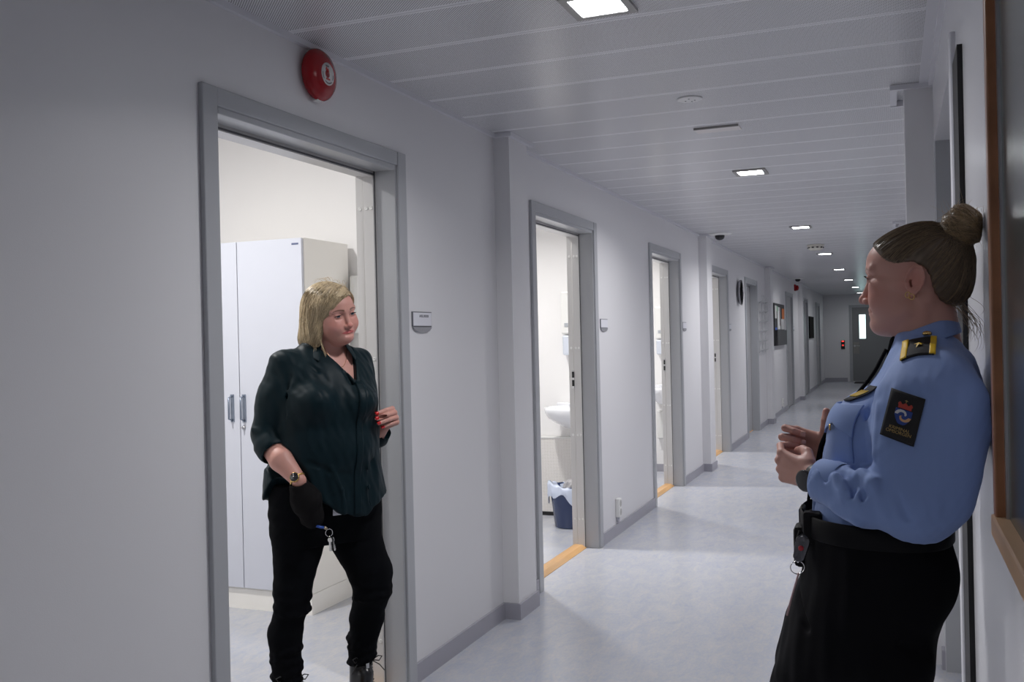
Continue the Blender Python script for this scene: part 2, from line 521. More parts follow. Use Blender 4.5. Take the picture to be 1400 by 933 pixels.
# ------------------------------------------------ door frames of the left wall
def frame_set(i, a, c, ztop=ZC, caps=True, leaf=None, strike=True):
    d = empty('door_%d' % i, (0, (a+c)/2, 0), 'structure')
    y0, y1 = a+CW, c-CW
    bm = bmesh.new()
    bbox(bm, -.001, .016, a, a+CW-.012, 0, ztop, .004)
    bbox(bm, -.001, .016, c-CW+.012, c, 0, ztop, .004)
    bbox(bm, -.001, .014, a+CW-.012, c-CW+.012, ztop-.055, ztop, .003)
    OBJ('door_casing', bm, M_case, d)
    bm = bmesh.new()                               # lining: the outer half of the reveal
    bbox(bm, -.082, .006, y0-.012, y0, 0, ZL+.012, .0025)
    bbox(bm, -.082, .006, y1, y1+.012, 0, ZL+.012, .0025)
    bbox(bm, -.082, .006, y0, y1, ZL-.012, ZL+.012, .0025)
    OBJ('door_lining', bm, M_case, d)
    bm = bmesh.new()                               # frame: the inner half with its rebate
    for s, yy in ((1, y0), (-1, y1)):
        bbox(bm, -.133, -.086, yy-s*.012, yy+s*.012, 0, ZL-.012, .002)
        bbox(bm, -.172, -.137, yy-s*.012, yy+s*.004, 0, ZL-.02, .002)
        bbox(bm, -.14, -.08, yy-s*.012, yy+s*.001, 0, ZL-.012)
    bbox(bm, -.133, -.086, y0, y1, ZL-.030, ZL-.0)
    bbox(bm, -.172, -.137, y0, y1, ZL-.024, ZL+.01)
    OBJ('door_frame', bm, M_jamb, d)
    bm = bmesh.new()
    bbox(bm, -.086, -.083, y0, y1, ZL-.026, ZL-.020); bbox(bm, -.086, -.083, y1-.006, y1+.001, 0, ZL-.01)
    OBJ('weather_strip', bm, mat('grey_rubber', (.10, .10, .105), .6), d)
    bm = bmesh.new()                               # oak threshold with a chamfer
    prism(bm, [(-.17, 0), (-.17, .016), (-.155, .022), (-.105, .022), (-.078, .003), (-.078, 0)], 'y', y0, y1)
    OBJ('threshold', bm, M_oak, d)
    if caps:
        for zz in (1.91, 1.31, .74, .19):
            bm = bmesh.new()
            for xx in (-.098, -.118, -.153):
                yy = y1-.012 if xx > -.135 else y1-.004
                lathe(bm, [(.0075, .001), (.0075, -.0015), (.004, -.002), (.004, -.0012)], 'y', (xx, yy, zz), 12)
            OBJS('screw_cap', bm, M_white, d)
    if strike:
        bm = bmesh.new(); bbox(bm, -.150, -.133, y1-.0135, y1-.004, 1.045, 1.165, .001)
        s_ = OBJ('strike_plate', bm, M_metal, d)
        bm = bmesh.new()
        bbox(bm, -.149, -.134, y1-.0145, y1-.0134, 1.115, 1.155); bbox(bm, -.149, -.134, y1-.0145, y1-.0134, 1.06, 1.10)
        hl = mesh_obj('latch_hole', bm, M_dark, s_); bmesh
        hl.location = (-d.location.x, -d.location.y, 0)
    if leaf:
        lx, lm = leaf
        L_ = BOX('door_leaf', lx-.04, lx, y0, y1, .012, ZL-.012, lm, d)
        bm = bmesh.new()
        hy = y0+.09
        lathe(bm, [(.024, 0), (.024, .008), (.011, .009), (.010, .05), (.008, .052)], 'x', (lx, hy, 1.04), 16)
        tube(bm, [(lx+.045, hy, 1.04), (lx+.05, hy+.03, 1.04), (lx+.05, hy+.12, 1.04)], .0085)
        lathe(bm, [(.02, 0), (.02, .01), (.012, .012)], 'x', (lx, hy, 1.13), 16)
        OBJ('door_handle', bm, M_metal, d)
        # latch plate and hinges hidden on the far side are left out
    return d
frame_set(1, *DO[0])
frame_set(2, *DO[1]); frame_set(3, *DO[2]); frame_set(4, *DO[3])
frame_set(5, *DO[4], caps=False, strike=False, leaf=(-.085, M_doorleaf))
for i in (5, 6, 7): frame_set(i+1, *DO[i], caps=False, strike=False, leaf=(-.02, M_doorleaf))

# ------------------------------------------------ rooms behind the open doors
def room(x0, y0, y1, zc=2.75):
    """shell of a room seen through an open door: inner faces"""
    bm = bmesh.new()
    bbox(bm, x0-.08, x0, y0-.05, y1+.05, 0, zc+.05)
    bbox(bm, x0, TW-.004, y1, y1+.05, 0, zc+.05)
    bbox(bm, x0, TW-.004, y0-.05, y0, 0, zc+.05)
    return OBJ('wall_room', bm, M_room, kind='structure')
def room_skin(y0, y1, holes, zc=2.75):
    bm = bmesh.new(); s_ = y0
    for a, c in holes:
        bbox(bm, TW-.004, TW, s_, a, 0, zc); bbox(bm, TW-.004, TW, a, c, ZL+.005, zc); s_ = c
    bbox(bm, TW-.004, TW, s_, y1, 0, zc)
    return OBJ('wall_room_front', bm, M_room, kind='structure')
ROOMS = [(-2.9, 1.2, 4.56, 0), (-1.9, 4.66, 7.06, 1), (-1.9, 7.2, 9.56, 2), (-1.9, 9.75, 12.2, 3)]
for x0, y0, y1, di in ROOMS:
    room(x0, y0, y1)
    a, c = DO[di]
    room_skin(y0, y1, [(a+CW-.01, c-CW+.01)])
    BOX('ceiling_room', x0, TW-.004, y0, y1, 2.70, 2.80, M_room, kind='structure')
    if di: BOX('baseboard_room', x0, TW-.01, y1-.012, y1, 0, .075, M_base, kind='structure')
# ================================================================== END OF THE CORRIDOR
d = empty('door_10', (1.25, YE, 0), 'structure')
bm = bmesh.new()
bbox(bm, .665, .735, YE-.02, YE+.02, 0, 2.10, .004); bbox(bm, 1.80, 1.87, YE-.02, YE+.02, 0, 2.10, .004); bbox(bm, .735, 1.80, YE-.02, YE+.02, 2.03, 2.10, .004)
OBJ('door_casing', bm, M_case, d)
bm = bmesh.new()
bbox(bm, .74, .925, YE-.008, YE+.03, .01, 2.03); bbox(bm, 1.09, 1.80, YE-.008, YE+.03, .01, 2.03)
bbox(bm, .925, 1.09, YE-.008, YE+.03, .01, 1.178); bbox(bm, .925, 1.09, YE-.008, YE+.03, 1.832, 2.03)
OBJ('door_leaf', bm, M_enddoor, d)
M_lit = mat('lit_window_glass', (.5, .6, .6), .1, emit=(.72, .95, .93), estr=1.1)
BOX('window_pane', .925, 1.09, YE+.0, YE+.012, 1.178, 1.832, M_lit, d)
bm = bmesh.new(); bbox(bm, .768, .913, YE-.02, YE-.008, .77, 1.085, .003)
s_ = OBJ('lock_plate', bm, mat('lock_plate', (.30, .29, .27), .4, metal=.6), d)
bm = bmesh.new(); tube(bm, [(.84, YE-.02, .98), (.84, YE-.06, .98), (.93, YE-.065, .98)], .011)
lathe(bm, [(.025, .02), (.025, .032)], 'y', (.80, YE-.055, .98), 14)
OBJ('door_handle', bm, M_metal, d)
BOX('threshold', .74, 1.8, YE-.05, YE-.02, 0, .02, M_metal, d)
bm = bmesh.new(); bbox(bm, .80, 1.55, YE-.95, YE-.15, .0, .012, .004)
o = OBJ('door_mat', bm, mat('mat_rubber', (.02, .02, .022), .9, noise=(60, .5, (1, 1, 1))))
tag(o, 'black doormat on the floor before the far grey end door', 'doormat')
r = empty('card_reader', (.50, YE, 1.0))
tag(r, 'small black card reader with red lights on the far end wall', 'card reader')
bm = bmesh.new(); bbox(bm, .445, .545, YE-.03, YE, .90, 1.14, .008); OBJ('housing', bm, M_black, r)
bm = bmesh.new(); bbox(bm, .465, .525, YE-.034, YE-.03, 1.10, 1.125, .002)
for dx in (-.012, .012):
    for dz in (.0, .022): bbox(bm, .495+dx-.008, .495+dx+.008, YE-.034, YE-.03, .985+dz, .999+dz, .001)
OBJS('red_indicator', bm, mat('red_led', (.5, .02, .02), .4, emit=(1, .06, .05), estr=1.2), r)

# ================================================================== LEFT WALL THINGS
# round red fire-alarm sounder
a = empty('fire_alarm', (0, 2.775, 2.288))
tag(a, 'round glossy red fire alarm bell high on the wall above the doorway', 'fire alarm')
cy, cz = 2.775, 2.288
bm = bmesh.new()
lathe(bm, [(.062, .0), (.070, .006), (.084, .012), (.0885, .022), (.086, .034), (.074, .048), (.05, .057), (.0, .060)], 'x', (0, cy, cz), 48, sy=1)
OBJ('dome', bm, M_red, a)
M_label = mat('white_label', (.72, .70, .70), .4)
bm = bmesh.new(); lathe(bm, [(.038, .0), (.038, .0014), (.0, .0014)], 'x', (.0578, cy+.003, cz+.0), 40); OBJ('label_disc', bm, M_label, a)
bm = bmesh.new()
lx = .0593
prism(bm, [(cy-.012, cz+.012), (cy+.010, cz+.008), (cy+.004, cz+.020), (cy-.002, cz+.016), (cy-.004, cz+.026), (cy-.010, cz+.019)], 'x', lx, lx+.0006)
bbox(bm, lx, lx+.0006, cy-.010, cy+.014, cz-.020, cz-.014)
OBJ('red_emblem', bm, mat('print_red', (.45, .02, .02), .5), a)
bm = bmesh.new()
for k in range(22):
    if k in (5, 6, 16, 17): continue
    an = PI*1.0+PI*k/21+.0; yy, zz = cy+.003+.031*math.cos(an), cz+.031*math.sin(an)
    bbox(bm, lx, lx+.0005, yy-.0014, yy+.0014, zz-.0022, zz+.0022)
for k in range(5): bbox(bm, lx, lx+.0006, cy-.010+k*.004, cy-.008+k*.004, cz+.024, cz+.029)
OBJ('label_print', bm, M_text, a)
bm = bmesh.new(); lathe(bm, [(.006, 0), (.006, .002), (.002, .0022)], 'x', (.0575, cy-.0005, cz), 12); OBJ('centre_screw', bm, M_text, a)
bm = bmesh.new(); lathe(bm, [(.003, 0), (.003, .003), (0, .0035)], 'x', (.050, cy-.045, cz-.002), 10)
OBJ('indicator_light', bm, mat('pink_led', (.9, .6, .6), .3, emit=(1, .7, .7), estr=2), a)
bm = bmesh.new(); bbox(bm, .010, .030, cy-.018, cy+.018, cz-.0895, cz-.080, .002); OBJ('clip', bm, M_white, a)
bm = bmesh.new(); bbox(bm, 0, .014, cy-.030, cy-.008, cz+.06, H-.019, .002)
o = OBJ('cable_duct', bm, M_white); tag(o, 'short white cable duct running up from the red fire alarm', 'cable duct')

# name signs
def sign(yc, z0, w, h_, label, text=None):
    s_ = empty('name_sign', (0, yc, z0+h_/2))
    tag(s_, label, 'sign')
    bm = bmesh.new(); bbox(bm, 0, .006, yc-w/2, yc+w/2, z0, z0+h_, .0015); OBJ('backing', bm, mat('sign_edge', (.13, .13, .15), .4), s_)
    bm = bmesh.new(); bbox(bm, .006, .0075, yc-w/2+.005, yc+w/2-.005, z0+.004, z0+h_-.004, .0006); OBJ('name_card', bm, mat('card_white', (.70, .70, .75), .35), s_)
    bm = bmesh.new()
    pts = [(yc-w/2+.002, z0-.001)]+[(yc-(w/2-.004)*math.cos(PI*k/14), z0-.022*math.sin(PI*k/14)-.001) for k in range(15)]
    prism(bm, pts, 'x', 0, .008); OBJ('lower_flap', bm, mat('sign_grey', (.27, .27, .29), .35), s_)
    if text: TXT('lettering', text, (.0078, yc+.012, z0+h_*.70), .0155, M_text, s_)
sign(3.536, 1.437, .172, .062, 'small framed white name sign beside the doorway the blonde woman leans in', 'AVELUKKER')
sign(6.205, 1.437, .168, .062, 'small white name sign beside the washroom doorway with the blue bin')
sign(8.86, 1.437, .165, .062, 'small white name sign beside the third open doorway')
sign(11.51, 1.437, .165, .062, 'small white name sign between the fourth doorway and the wall clock')
for yc, t in ((19.25, 'door after the black notice board'), (26.4, 'last door before the end wall')):
    sign(yc, 1.437, .165, .062, 'tiny white name sign beside the '+t)

# sockets
def socket(yc, z0, z1, label):
    s_ = empty('wall_socket', (0, yc, (z0+z1)/2)); tag(s_, label, 'socket')
    w = .066
    bm = bmesh.new(); bbox(bm, 0, .030, yc-w/2, yc+w/2, z0, z1, .006); OBJ('cover', bm, M_white, s_)
    for k in (.27, .73):
        zz = z0+(z1-z0)*k
        bm = bmesh.new(); lathe(bm, [(.024, .0302), (.022, .030), (.021, .020), (.0, .020)], 'x', (.0, yc, zz), 20)
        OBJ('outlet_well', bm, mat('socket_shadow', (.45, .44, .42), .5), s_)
        bm = bmesh.new()
        for dy in (-.009, .009): lathe(bm, [(.0035, .0), (.0035, .0012)], 'x', (.0205, yc+dy, zz), 8)
        OBJS('pin_hole', bm, M_dark, s_)
    bm = bmesh.new(); bbox(bm, 0, .018, yc-.018, yc+.018, z0-.035, z0, .003); OBJ('cable_entry', bm, mat('lilac_plastic', (.5, .5, .55), .4), s_)
socket(6.43, .125, .255, 'white double wall socket low between the second and third doorways')
socket(16.93, .12, .255, 'white double wall socket below the black notice board')

# wall clock
c = empty('wall_clock', (0, 12.22, 1.895)); tag(c, 'round grey wall clock mounted high between two doors', 'clock')
cy, cz = 12.24, 1.90
bm = bmesh.new(); lathe(bm, [(.10, 0), (.135, .012), (.160, .030), (.163, .042), (.156, .046), (.150, .040)], 'x', (0, cy, cz), 40); OBJ('case', bm, mat('clock_case', (.34, .34, .36), .3, metal=.3), c)
bm = bmesh.new(); lathe(bm, [(.151, .036), (.151, .040), (0, .040)], 'x', (0, cy, cz), 40); OBJ('dial', bm, mat('clock_dial', (.70, .70, .72), .3), c)
bm = bmesh.new()
for k in range(12):
    an = 2*PI*k/12; bm2 = bmesh.new(); bbox(bm2, .0402, .042, -.006, .006, .105, .140)
    bmesh.ops.rotate(bm2, verts=bm2.verts, matrix=Matrix.Rotation(an, 3, 'X')); bmesh.ops.translate(bm2, verts=bm2.verts, vec=(0, cy, cz))
    me = bpy.data.meshes.new('t'); bm2.to_mesh(me); bm2.free(); bm.from_mesh(me); bpy.data.meshes.remove(me)
OBJS('hour_mark', bm, M_text, c)
bm = bmesh.new(); tube(bm, [(.044, cy, cz), (.044, cy+.03, cz+.075)], .004, 6); OBJ('hour_hand', bm, M_text, c)
bm = bmesh.new(); tube(bm, [(.045, cy, cz), (.045, cy-.06, cz-.10)], .0035, 6); OBJ('minute_hand', bm, M_text, c)

# clear leaflet rack, then the notice board
k = empty('leaflet_rack', (0, 14.4, 1.45)); tag(k, 'see-through wire leaflet rack hanging on the wall before the black notice board', 'leaflet rack')
bm = bmesh.new()
y0, y1, z0, z1 = 14.08, 14.78, 1.10, 1.83
M_wire = mat('grey_wire', (.62, .63, .64), .35, metal=.3)
rnd = random.Random(3)
for yy in (y0, (y0+y1)/2, y1): tube(bm, [(.012, yy, z0), (.012, yy, z1)], .005, 6)
for i in range(6):
    z = z0+.02+i*.14
    tube(bm, [(.012, y0, z), (.06, y0, z+.03), (.06, y1, z+.03), (.012, y1, z)], .004, 6)
    tube(bm, [(.012, y0, z), (.012, y1, z)], .004, 6)
    for j in range(7):
        yy = y0+(y1-y0)*(j+.5)/7
        tube(bm, [(.012, yy, z), (.06, yy+rnd.uniform(-.05, .05), z+.03), (.06, yy+rnd.uniform(-.05, .05), z+.11)], .0028, 5)
OBJ('wire_frame', bm, M_wire, k)
nb = empty('notice_board', (0, 16.7, 1.52)); tag(nb, 'black notice board with pinned papers on the far left wall', 'notice board')
bm = bmesh.new(); bbox(bm, 0, .02, 15.95, 17.45, 1.17, 1.87, .003); OBJ('board', bm, mat('board_black', (.02, .02, .022), .5), nb)
bm = bmesh.new(); bbox(bm, .02, .06, 16.0, 17.42, 1.175, 1.43, .004); OBJ('pocket', bm, mat('pocket_dark', (.045, .045, .048), .45), nb)
P_ = [((.62, .62, .60), 16.0, 16.22, 1.62, 1.83), ((.28, .50, .33), 16.22, 16.45, 1.74, 1.82), ((.64, .64, .64), 16.35, 16.75, 1.44, 1.81),
      ((.50, .06, .08), 16.62, 16.70, 1.50, 1.80), ((.60, .60, .60), 16.9, 17.38, 1.44, 1.62), ((.60, .17, .04), 17.05, 17.4, 1.62, 1.80), ((.05, .12, .5), 16.0, 16.25, 1.42, 1.47)]
for i, (cc, a_, b_, c_, d_) in enumerate(P_):
    bm = bmesh.new(); bbox(bm, .020, .023, a_, b_, c_, d_)
    o = OBJ('pinned_sheet', bm, mat('paper_%d' % i, cc, .6))
    tag(o, ['white sheet at the upper near corner of the black notice board', 'green sheet near the top of the black notice board',
            'tall white sheet in the middle of the black notice board', 'narrow red strip over the tall white sheet on the notice board',
            'white sheet at the lower far side of the notice board', 'orange sheet at the upper far corner of the notice board',
            'small blue card just above the pocket of the notice board'][i], 'paper', 'papers pinned to the notice board')
# strobe, cameras, small dark panel
st = empty('alarm_strobe', (0, 19.62, 2.26)); tag(st, 'small red alarm strobe on the far left wall under the second camera', 'alarm light')
bm = bmesh.new(); bbox(bm, 0, .03, 19.52, 19.72, 2.20, 2.33, .01); OBJ('base', bm, M_red, st)
bm = bmesh.new(); lathe(bm, [(.055, .03), (.05, .07), (.0, .085)], 'x', (0, 19.62, 2.262), 20); OBJ('lens', bm, M_red, st)
bm = bmesh.new(); bbox(bm, 0, .03, 22.75, 23.9, 1.24, 1.745, .004)
o = OBJ('dark_wall_panel', bm, mat('matt_black', (.010, .010, .010), .9, spec=.1)); tag(o, 'black framed panel on the left wall near the corridor end', 'panel')
def dome(x, y, lab):
    r = empty('dome_camera', (x, y, H)); tag(r, lab, 'camera')
    bm = bmesh.new(); lathe(bm, [(.118, 0), (.118, .006), (.09, .014), (.052, .018), (.05, .0)], '-z', (x, y, H), 40); OBJ('mounting_ring', bm, M_white, r)
    bm = bmesh.new(); lathe(bm, [(.049, .014), (.048, .032), (.040, .050), (.024, .062), (0, .066)], '-z', (x, y, H), 32)
    OBJ('dome_lens', bm, mat('smoked_dome', (.01, .01, .012), .08), r)
dome(.205, 9.72, 'white ceiling dome camera with black lens above the nearer pilaster')
dome(.165, 18.5, 'white ceiling dome camera with black lens further down the corridor')
# ceiling discs
r = empty('sprinkler_cover', (1.025, 4.096, H)); tag(r, 'round flat white cover disc on the ceiling nearest the camera', 'ceiling disc')
bm = bmesh.new(); lathe(bm, [(.054, 0), (.054, .004), (.048, .006), (0, .006)], '-z', (1.025, 4.096, H), 32); OBJ('cover', bm, mat('disc_white', (.80, .80, .80), .4), r)
bm = bmesh.new()
for dx, dy in ((.02, .01), (-.02, .01), (0, -.02), (.004, .028)): lathe(bm, [(.004, .0062), (.003, .0075)], '-z', (1.025+dx, 4.096+dy, H), 8)
OBJS('screw', bm, M_text, r)
r = empty('smoke_detector', (.989, 11.6, H)); tag(r, 'round cream smoke detector with slots on the ceiling between two lamps', 'smoke detector')
bm = bmesh.new(); lathe(bm, [(.095, 0), (.095, .014), (.086, .02), (.082, .045), (.06, .062), (0, .066)], '-z', (.989, 11.6, H), 32); OBJ('housing', bm, M_cream, r)
bm = bmesh.new()
for q in range(10):
    an = 2*PI*q/10; cx_, cy_ = .989+.080*math.cos(an), 11.6+.080*math.sin(an); bbox(bm, cx_-.012, cx_+.012, cy_-.012, cy_+.012, H-.040, H-.028)
OBJS('vent_slot', bm, M_dark, r)
# slim emergency lamp plate in the ceiling
r = empty('emergency_light', (1.035, 4.74, H)); tag(r, 'slim clear emergency lamp plate set in the ceiling near the first far lamp', 'emergency light')
bm = bmesh.new(); bbox(bm, .925, 1.14, 4.690, 4.700, H-.010, H+.002, .001); OBJ('housing', bm, mat('grey_plastic', (.30, .29, .28), .35), r)
bm = bmesh.new(); bbox(bm, .925, 1.14, 4.7005, 4.80, H-.007, H+.002, .001); OBJ('clear_plate', bm, mat('frosted', (.70, .66, .65), .3), r)

# ceiling lamps
M_lampglass = mat('lamp_glass', (.9, .95, .95), .3, emit=(.93, .97, 1.0), estr=26)
M_lampframe = mat('lamp_frame', (.33, .32, .31), .35, metal=.3)
LY = [-.6, 2.80, 6.11, 9.53, 12.95, 16.37, 19.79, 23.21, 26.6]
def make_lamp(y, label):
    x = 1.005; s = .098; g = .074
    r = empty('ceiling_lamp', (x, y, H)); tag(r, label, 'ceiling lamp', 'square lamps along the ceiling')
    bm = bmesh.new()
    outer = [(-s, -s), (s, -s), (s, s), (-s, s)]; inner = [(-g, -g), (g, -g), (g, g), (-g, g)]
    O0 = [bm.verts.new((x+a, y+b*1.05, H+.001)) for a, b in outer]; O1 = [bm.verts.new((x+a, y+b*1.05, H-.010)) for a, b in outer]
    I1 = [bm.verts.new((x+a, y+b*1.05, H-.010)) for a, b in inner]; I2 = [bm.verts.new((x+a*.97, y+b*1.02, H-.003)) for a, b in inner]
    for A, B in ((O0, O1), (O1, I1), (I1, I2)):
        for q in range(4): bm.faces.new((A[q], A[(q+1) % 4], B[(q+1) % 4], B[q]))
    OBJ('frame', bm, M_lampframe, r)
    bm = bmesh.new(); bbox(bm, x-g*.98, x+g*.98, y-g*1.02, y+g*1.02, H-.005, H-.001)
    OBJ('glass', bm, M_lampglass, r)
    return r
lab = {0: 'square ceiling lamp behind the camera', 1: 'lit square ceiling lamp cut by the top edge, nearest of the row', 2: 'lit square ceiling lamp second in the row, beyond the slim emergency light',
       3: 'lit square ceiling lamp third in the row, before the cream smoke detector', 4: 'lit square ceiling lamp just beyond the cream smoke detector',
       5: 'lit square ceiling lamp fifth along the row', 6: 'lit square ceiling lamp third from the far end', 7: 'lit square ceiling lamp second from the far end', 8: 'smallest lit ceiling lamp closest to the end wall'}
for i, y in enumerate(LY): make_lamp(y, lab[i])

# ================================================================== CHALKBOARD
cb = empty('chalkboard', (W, 1.3, 1.6)); tag(cb, 'large dark green chalkboard in a brown wooden frame on the right wall', 'chalkboard')
y0, y1, z0, z1 = .25, 1.665, 1.075, 2.05; fx = W-.026
M_bw = mat('board_wood', (.30, .13, .06), .35, noise=(14, .2, (1, .15, 1)))
M_bwl = mat('board_wood_light', (.50, .32, .19), .4, noise=(14, .2, (1, .15, 1)))
bm = bmesh.new()
bbox(bm, W-.008, W, y0, y1, z0, z1)
OBJ('writing_surface', bm, mat('chalkboard_green', (.018, .035, .034), .22, noise=(3, .35, (1, 1, 1))), cb)
for nm, q in (('frame_side', (y1-.03, y1, z0, z1)), ('frame_side', (y0, y0+.03, z0, z1))):
    bm = bmesh.new(); bbox(bm, fx, W, *q, .003); OBJ(nm, bm, M_bw, cb)
bm = bmesh.new(); bbox(bm, fx, W, y0, y1, z1-.03, z1, .003); OBJ('frame_rail', bm, M_bw, cb)
bm = bmesh.new(); bbox(bm, fx-.004, W, y0, y1, z0-.022, z0+.012, .003); OBJ('frame_rail', bm, M_bwl, cb)
bm = bmesh.new(); bbox(bm, W-.012, W-.008, y1-.045, y1-.03, z0+.012, z1-.03); OBJ('inner_bead', bm, M_metal, cb)

# ================================================================== ROOM 1: wardrobe
w = empty('wardrobe', (-1.6, 4.3, 0)); tag(w, 'tall white two-door wardrobe in the room behind the blonde woman', 'wardrobe')
M_wd = mat('wardrobe_door', (.62, .64, .71), .3); M_ws = mat('wardrobe_side', (.90, .88, .83), .35)  # side paled in place of bounced light, doors toned down against the lamp
bm = bmesh.new(); bbox(bm, -1.745, -.945, 4.10, 4.52, .105, 1.916, .002); OBJ('body', bm, M_ws, w)
bm = bmesh.new(); bbox(bm, -1.73, -.945, 4.10, 4.50, 0, .104); OBJ('plinth', bm, M_ws, w)
for x0, x1, hx in ((-1.74, -1.348, -1.393), (-1.344, -.948, -1.318)):
    bm = bmesh.new(); bbox(bm, x0, x1, 4.081, 4.099, .115, 1.914, .002); dr = OBJ('door', bm, M_wd, w)
    bm = bmesh.new()
    tube(bm, [(hx, 4.081, 1.115), (hx, 4.050, 1.105), (hx, 4.050, .995), (hx, 4.081, .985)], .0055, 8)
    bbox(bm, hx-.011, hx+.011, 4.076, 4.082, .978, 1.122, .001)
    hh = mesh_obj('handle', bm, mat('blue_grey_handle', (.25, .29, .36), .3, metal=.6), dr); hh.location = (1.6, -4.3, 0)
bm = bmesh.new(); lathe(bm, [(.010, .008), (.009, 0), (0, 0)], 'y', (-1.322, 4.073, .95), 14); bbox(bm, -1.326, -1.318, 4.055, 4.072, .946, .955, .001)
OBJ('lock', bm, M_metal, w)
bm = bmesh.new(); bbox(bm, -1.005, -.965, 4.0795, 4.0812, 1.880, 1.889); OBJ('maker_plate', bm, mat('plate_blue', (.12, .14, .25), .4), w)
bm = bmesh.new(); lathe(bm, [(.022, 0), (.026, .01), (.026, .30), (.022, .31), (0, .31)], 'z', (-.895, 4.50, 1.43), 20)
bbox(bm, -.915, -.875, 4.515, 4.56, 1.45, 1.72)
o = OBJ('cup_dispenser', bm, M_white); tag(o, 'white tubular cup dispenser on the wall right of the wardrobe', 'dispenser')

# ================================================================== WASHROOMS
M_porc = mat('porcelain', (.82, .83, .86), .12, coat=.4)
def sink(x, yw, z, lab, sc=1.0):
    """x: nearest (corridor) edge of bowl centre, yw: wall plane behind it"""
    s_ = empty('wash_basin', (x, yw, z)); tag(s_, lab, 'wash basin')
    bm = bmesh.new(); n = 40
    # outer profile: lofted half-oval bowl, rows from the rim down
    rows = [(1.0, .0), (1.02, -.02), (1.0, -.045), (.90, -.085), (.72, -.125), (.48, -.155), (.25, -.17)]
    inner = [(.93, .0), (.86, -.03), (.7, -.08), (.4, -.11), (.12, -.12)]
    def ring(k, dz, c=(0, 0)):
        out = []
        for i in range(n):
            a = 2*PI*i/n
            xx = .27*sc*k*math.cos(a); yy = .21*k*math.sin(a)
            if yy > 0: yy *= .98
            out.append(bm.verts.new((x+xx, yw-.215+yy+c[1], z+dz)))
        return out
    R1 = [ring(k, dz, (0, .0 if dz > -.1 else .03)) for k, dz in rows]; R2 = [ring(k, dz) for k, dz in inner]
    def br(A, B):
        for i in range(n):
            f = bm.faces.new((A[i], A[(i+1) % n], B[(i+1) % n], B[i])); f.smooth = True
    for A, B in zip(R1, R1[1:]): br(A, B)
    br(R1[0], R2[0])
    for A, B in zip(R2, R2[1:]): br(A, B)
    bm.faces.new(R1[-1]); bm.faces.new(R2[-1])
    bbox(bm, x-.24*sc, x+.24*sc, yw-.06, yw, z-.12, z+.02, .01)
    OBJ('bowl', bm, M_porc, s_)
    bm = bmesh.new(); lathe(bm, [(.018, 0), (.018, -.2), (.03, -.2), (.03, -.27), (.016, -.27), (.016, -.36)], 'z', (x, yw-.12, z-.15), 16)
    tube(bm, [(x, yw-.12, z-.42), (x, yw, z-.42)], .016); OBJ('drain_trap', bm, M_white, s_)
    bm = bmesh.new(); lathe(bm, [(.024, 0), (.022, .07), (.0, .075)], 'z', (x, yw-.05, z+.02), 16)
    tube(bm, [(x, yw-.05, z+.07), (x, yw-.11, z+.10), (x, yw-.16, z+.085)], .011); tube(bm, [(x, yw-.05, z+.09), (x, yw-.03, z+.15)], .007)
    OBJ('tap', bm, M_chrome, s_)
def dispenser(x, yw, z0, z1, lab, w_=.10, d_=.09):
    s_ = empty('towel_dispenser', (x, yw, z0)); tag(s_, lab, 'dispenser')
    zm = z0+(z1-z0)*.32
    bm = bmesh.new(); bbox(bm, x, x+w_*1.8, yw-d_, yw, zm+.004, z1, .012); OBJ('cover', bm, M_white, s_)
    bm = bmesh.new(); bbox(bm, x+.006, x+w_*1.8-.006, yw-d_+.01, yw, z0, zm-.004, .012); OBJ('lower_cover', bm, mat('clear_grey_plastic', (.62, .66, .74), .25), s_)
    bm = bmesh.new(); bbox(bm, x+.03, x+.06, yw-d_-.006, yw-d_+.002, zm+.06, zm+.09, .002); OBJ('button', bm, mat('button_grey', (.4, .42, .45), .4), s_)
sink(-.385, 7.06, .858, 'white porcelain wash basin on the washroom wall above the blue bin')
dispenser(-.565, 7.06, 1.245, 1.735, 'white paper towel dispenser above the basin in the washroom with the blue bin')
# perforated radiator cover
pc = empty('radiator_cover', (-1.2, 7.05, 0)); tag(pc, 'low white perforated metal cover along the washroom wall behind the blue bin', 'radiator cover')
def perf_mat():
    m = mat('perforated_cover', (.78, .76, .73), .4); nt = m.node_tree; b = nt.nodes['Principled BSDF']; N = nt.nodes.new; L = nt.links.new
    tc = N('ShaderNodeTexCoord'); a = N('ShaderNodeVectorMath'); a.operation = 'MULTIPLY'; a.inputs[1].default_value = (1/.0112, 0, 1/.0112); L(tc.outputs['Object'], a.inputs[0])
    f = N('ShaderNodeVectorMath'); f.operation = 'FRACTION'; L(a.outputs[0], f.inputs[0])
    s2 = N('ShaderNodeVectorMath'); s2.operation = 'SUBTRACT'; s2.inputs[1].default_value = (.5, 0, .5); L(f.outputs[0], s2.inputs[0])
    l = N('ShaderNodeVectorMath'); l.operation = 'LENGTH'; L(s2.outputs[0], l.inputs[0])
    c = N('ShaderNodeMath'); c.operation = 'LESS_THAN'; c.inputs[1].default_value = .22; L(l.outputs['Value'], c.inputs[0])
    mx = N('ShaderNodeMixRGB'); L(c.outputs[0], mx.inputs[0]); mx.inputs[1].default_value = (.80, .78, .75, 1); mx.inputs[2].default_value = (.38, .32, .28, 1)
    L(mx.outputs[0], b.inputs['Base Color']); return m
bm = bmesh.new(); bbox(bm, -1.7, -.2, 6.985, 7.05, .03, .60, .004); OBJ('panel', bm, perf_mat(), pc)
bm = bmesh.new(); bbox(bm, -1.7, -.2, 6.98, 7.05, .60, .612, .002); OBJ('top_ledge', bm, M_white, pc)
BOX('base_gap', -1.7, -.2, 6.99, 7.05, .0, .03, M_dark, pc)
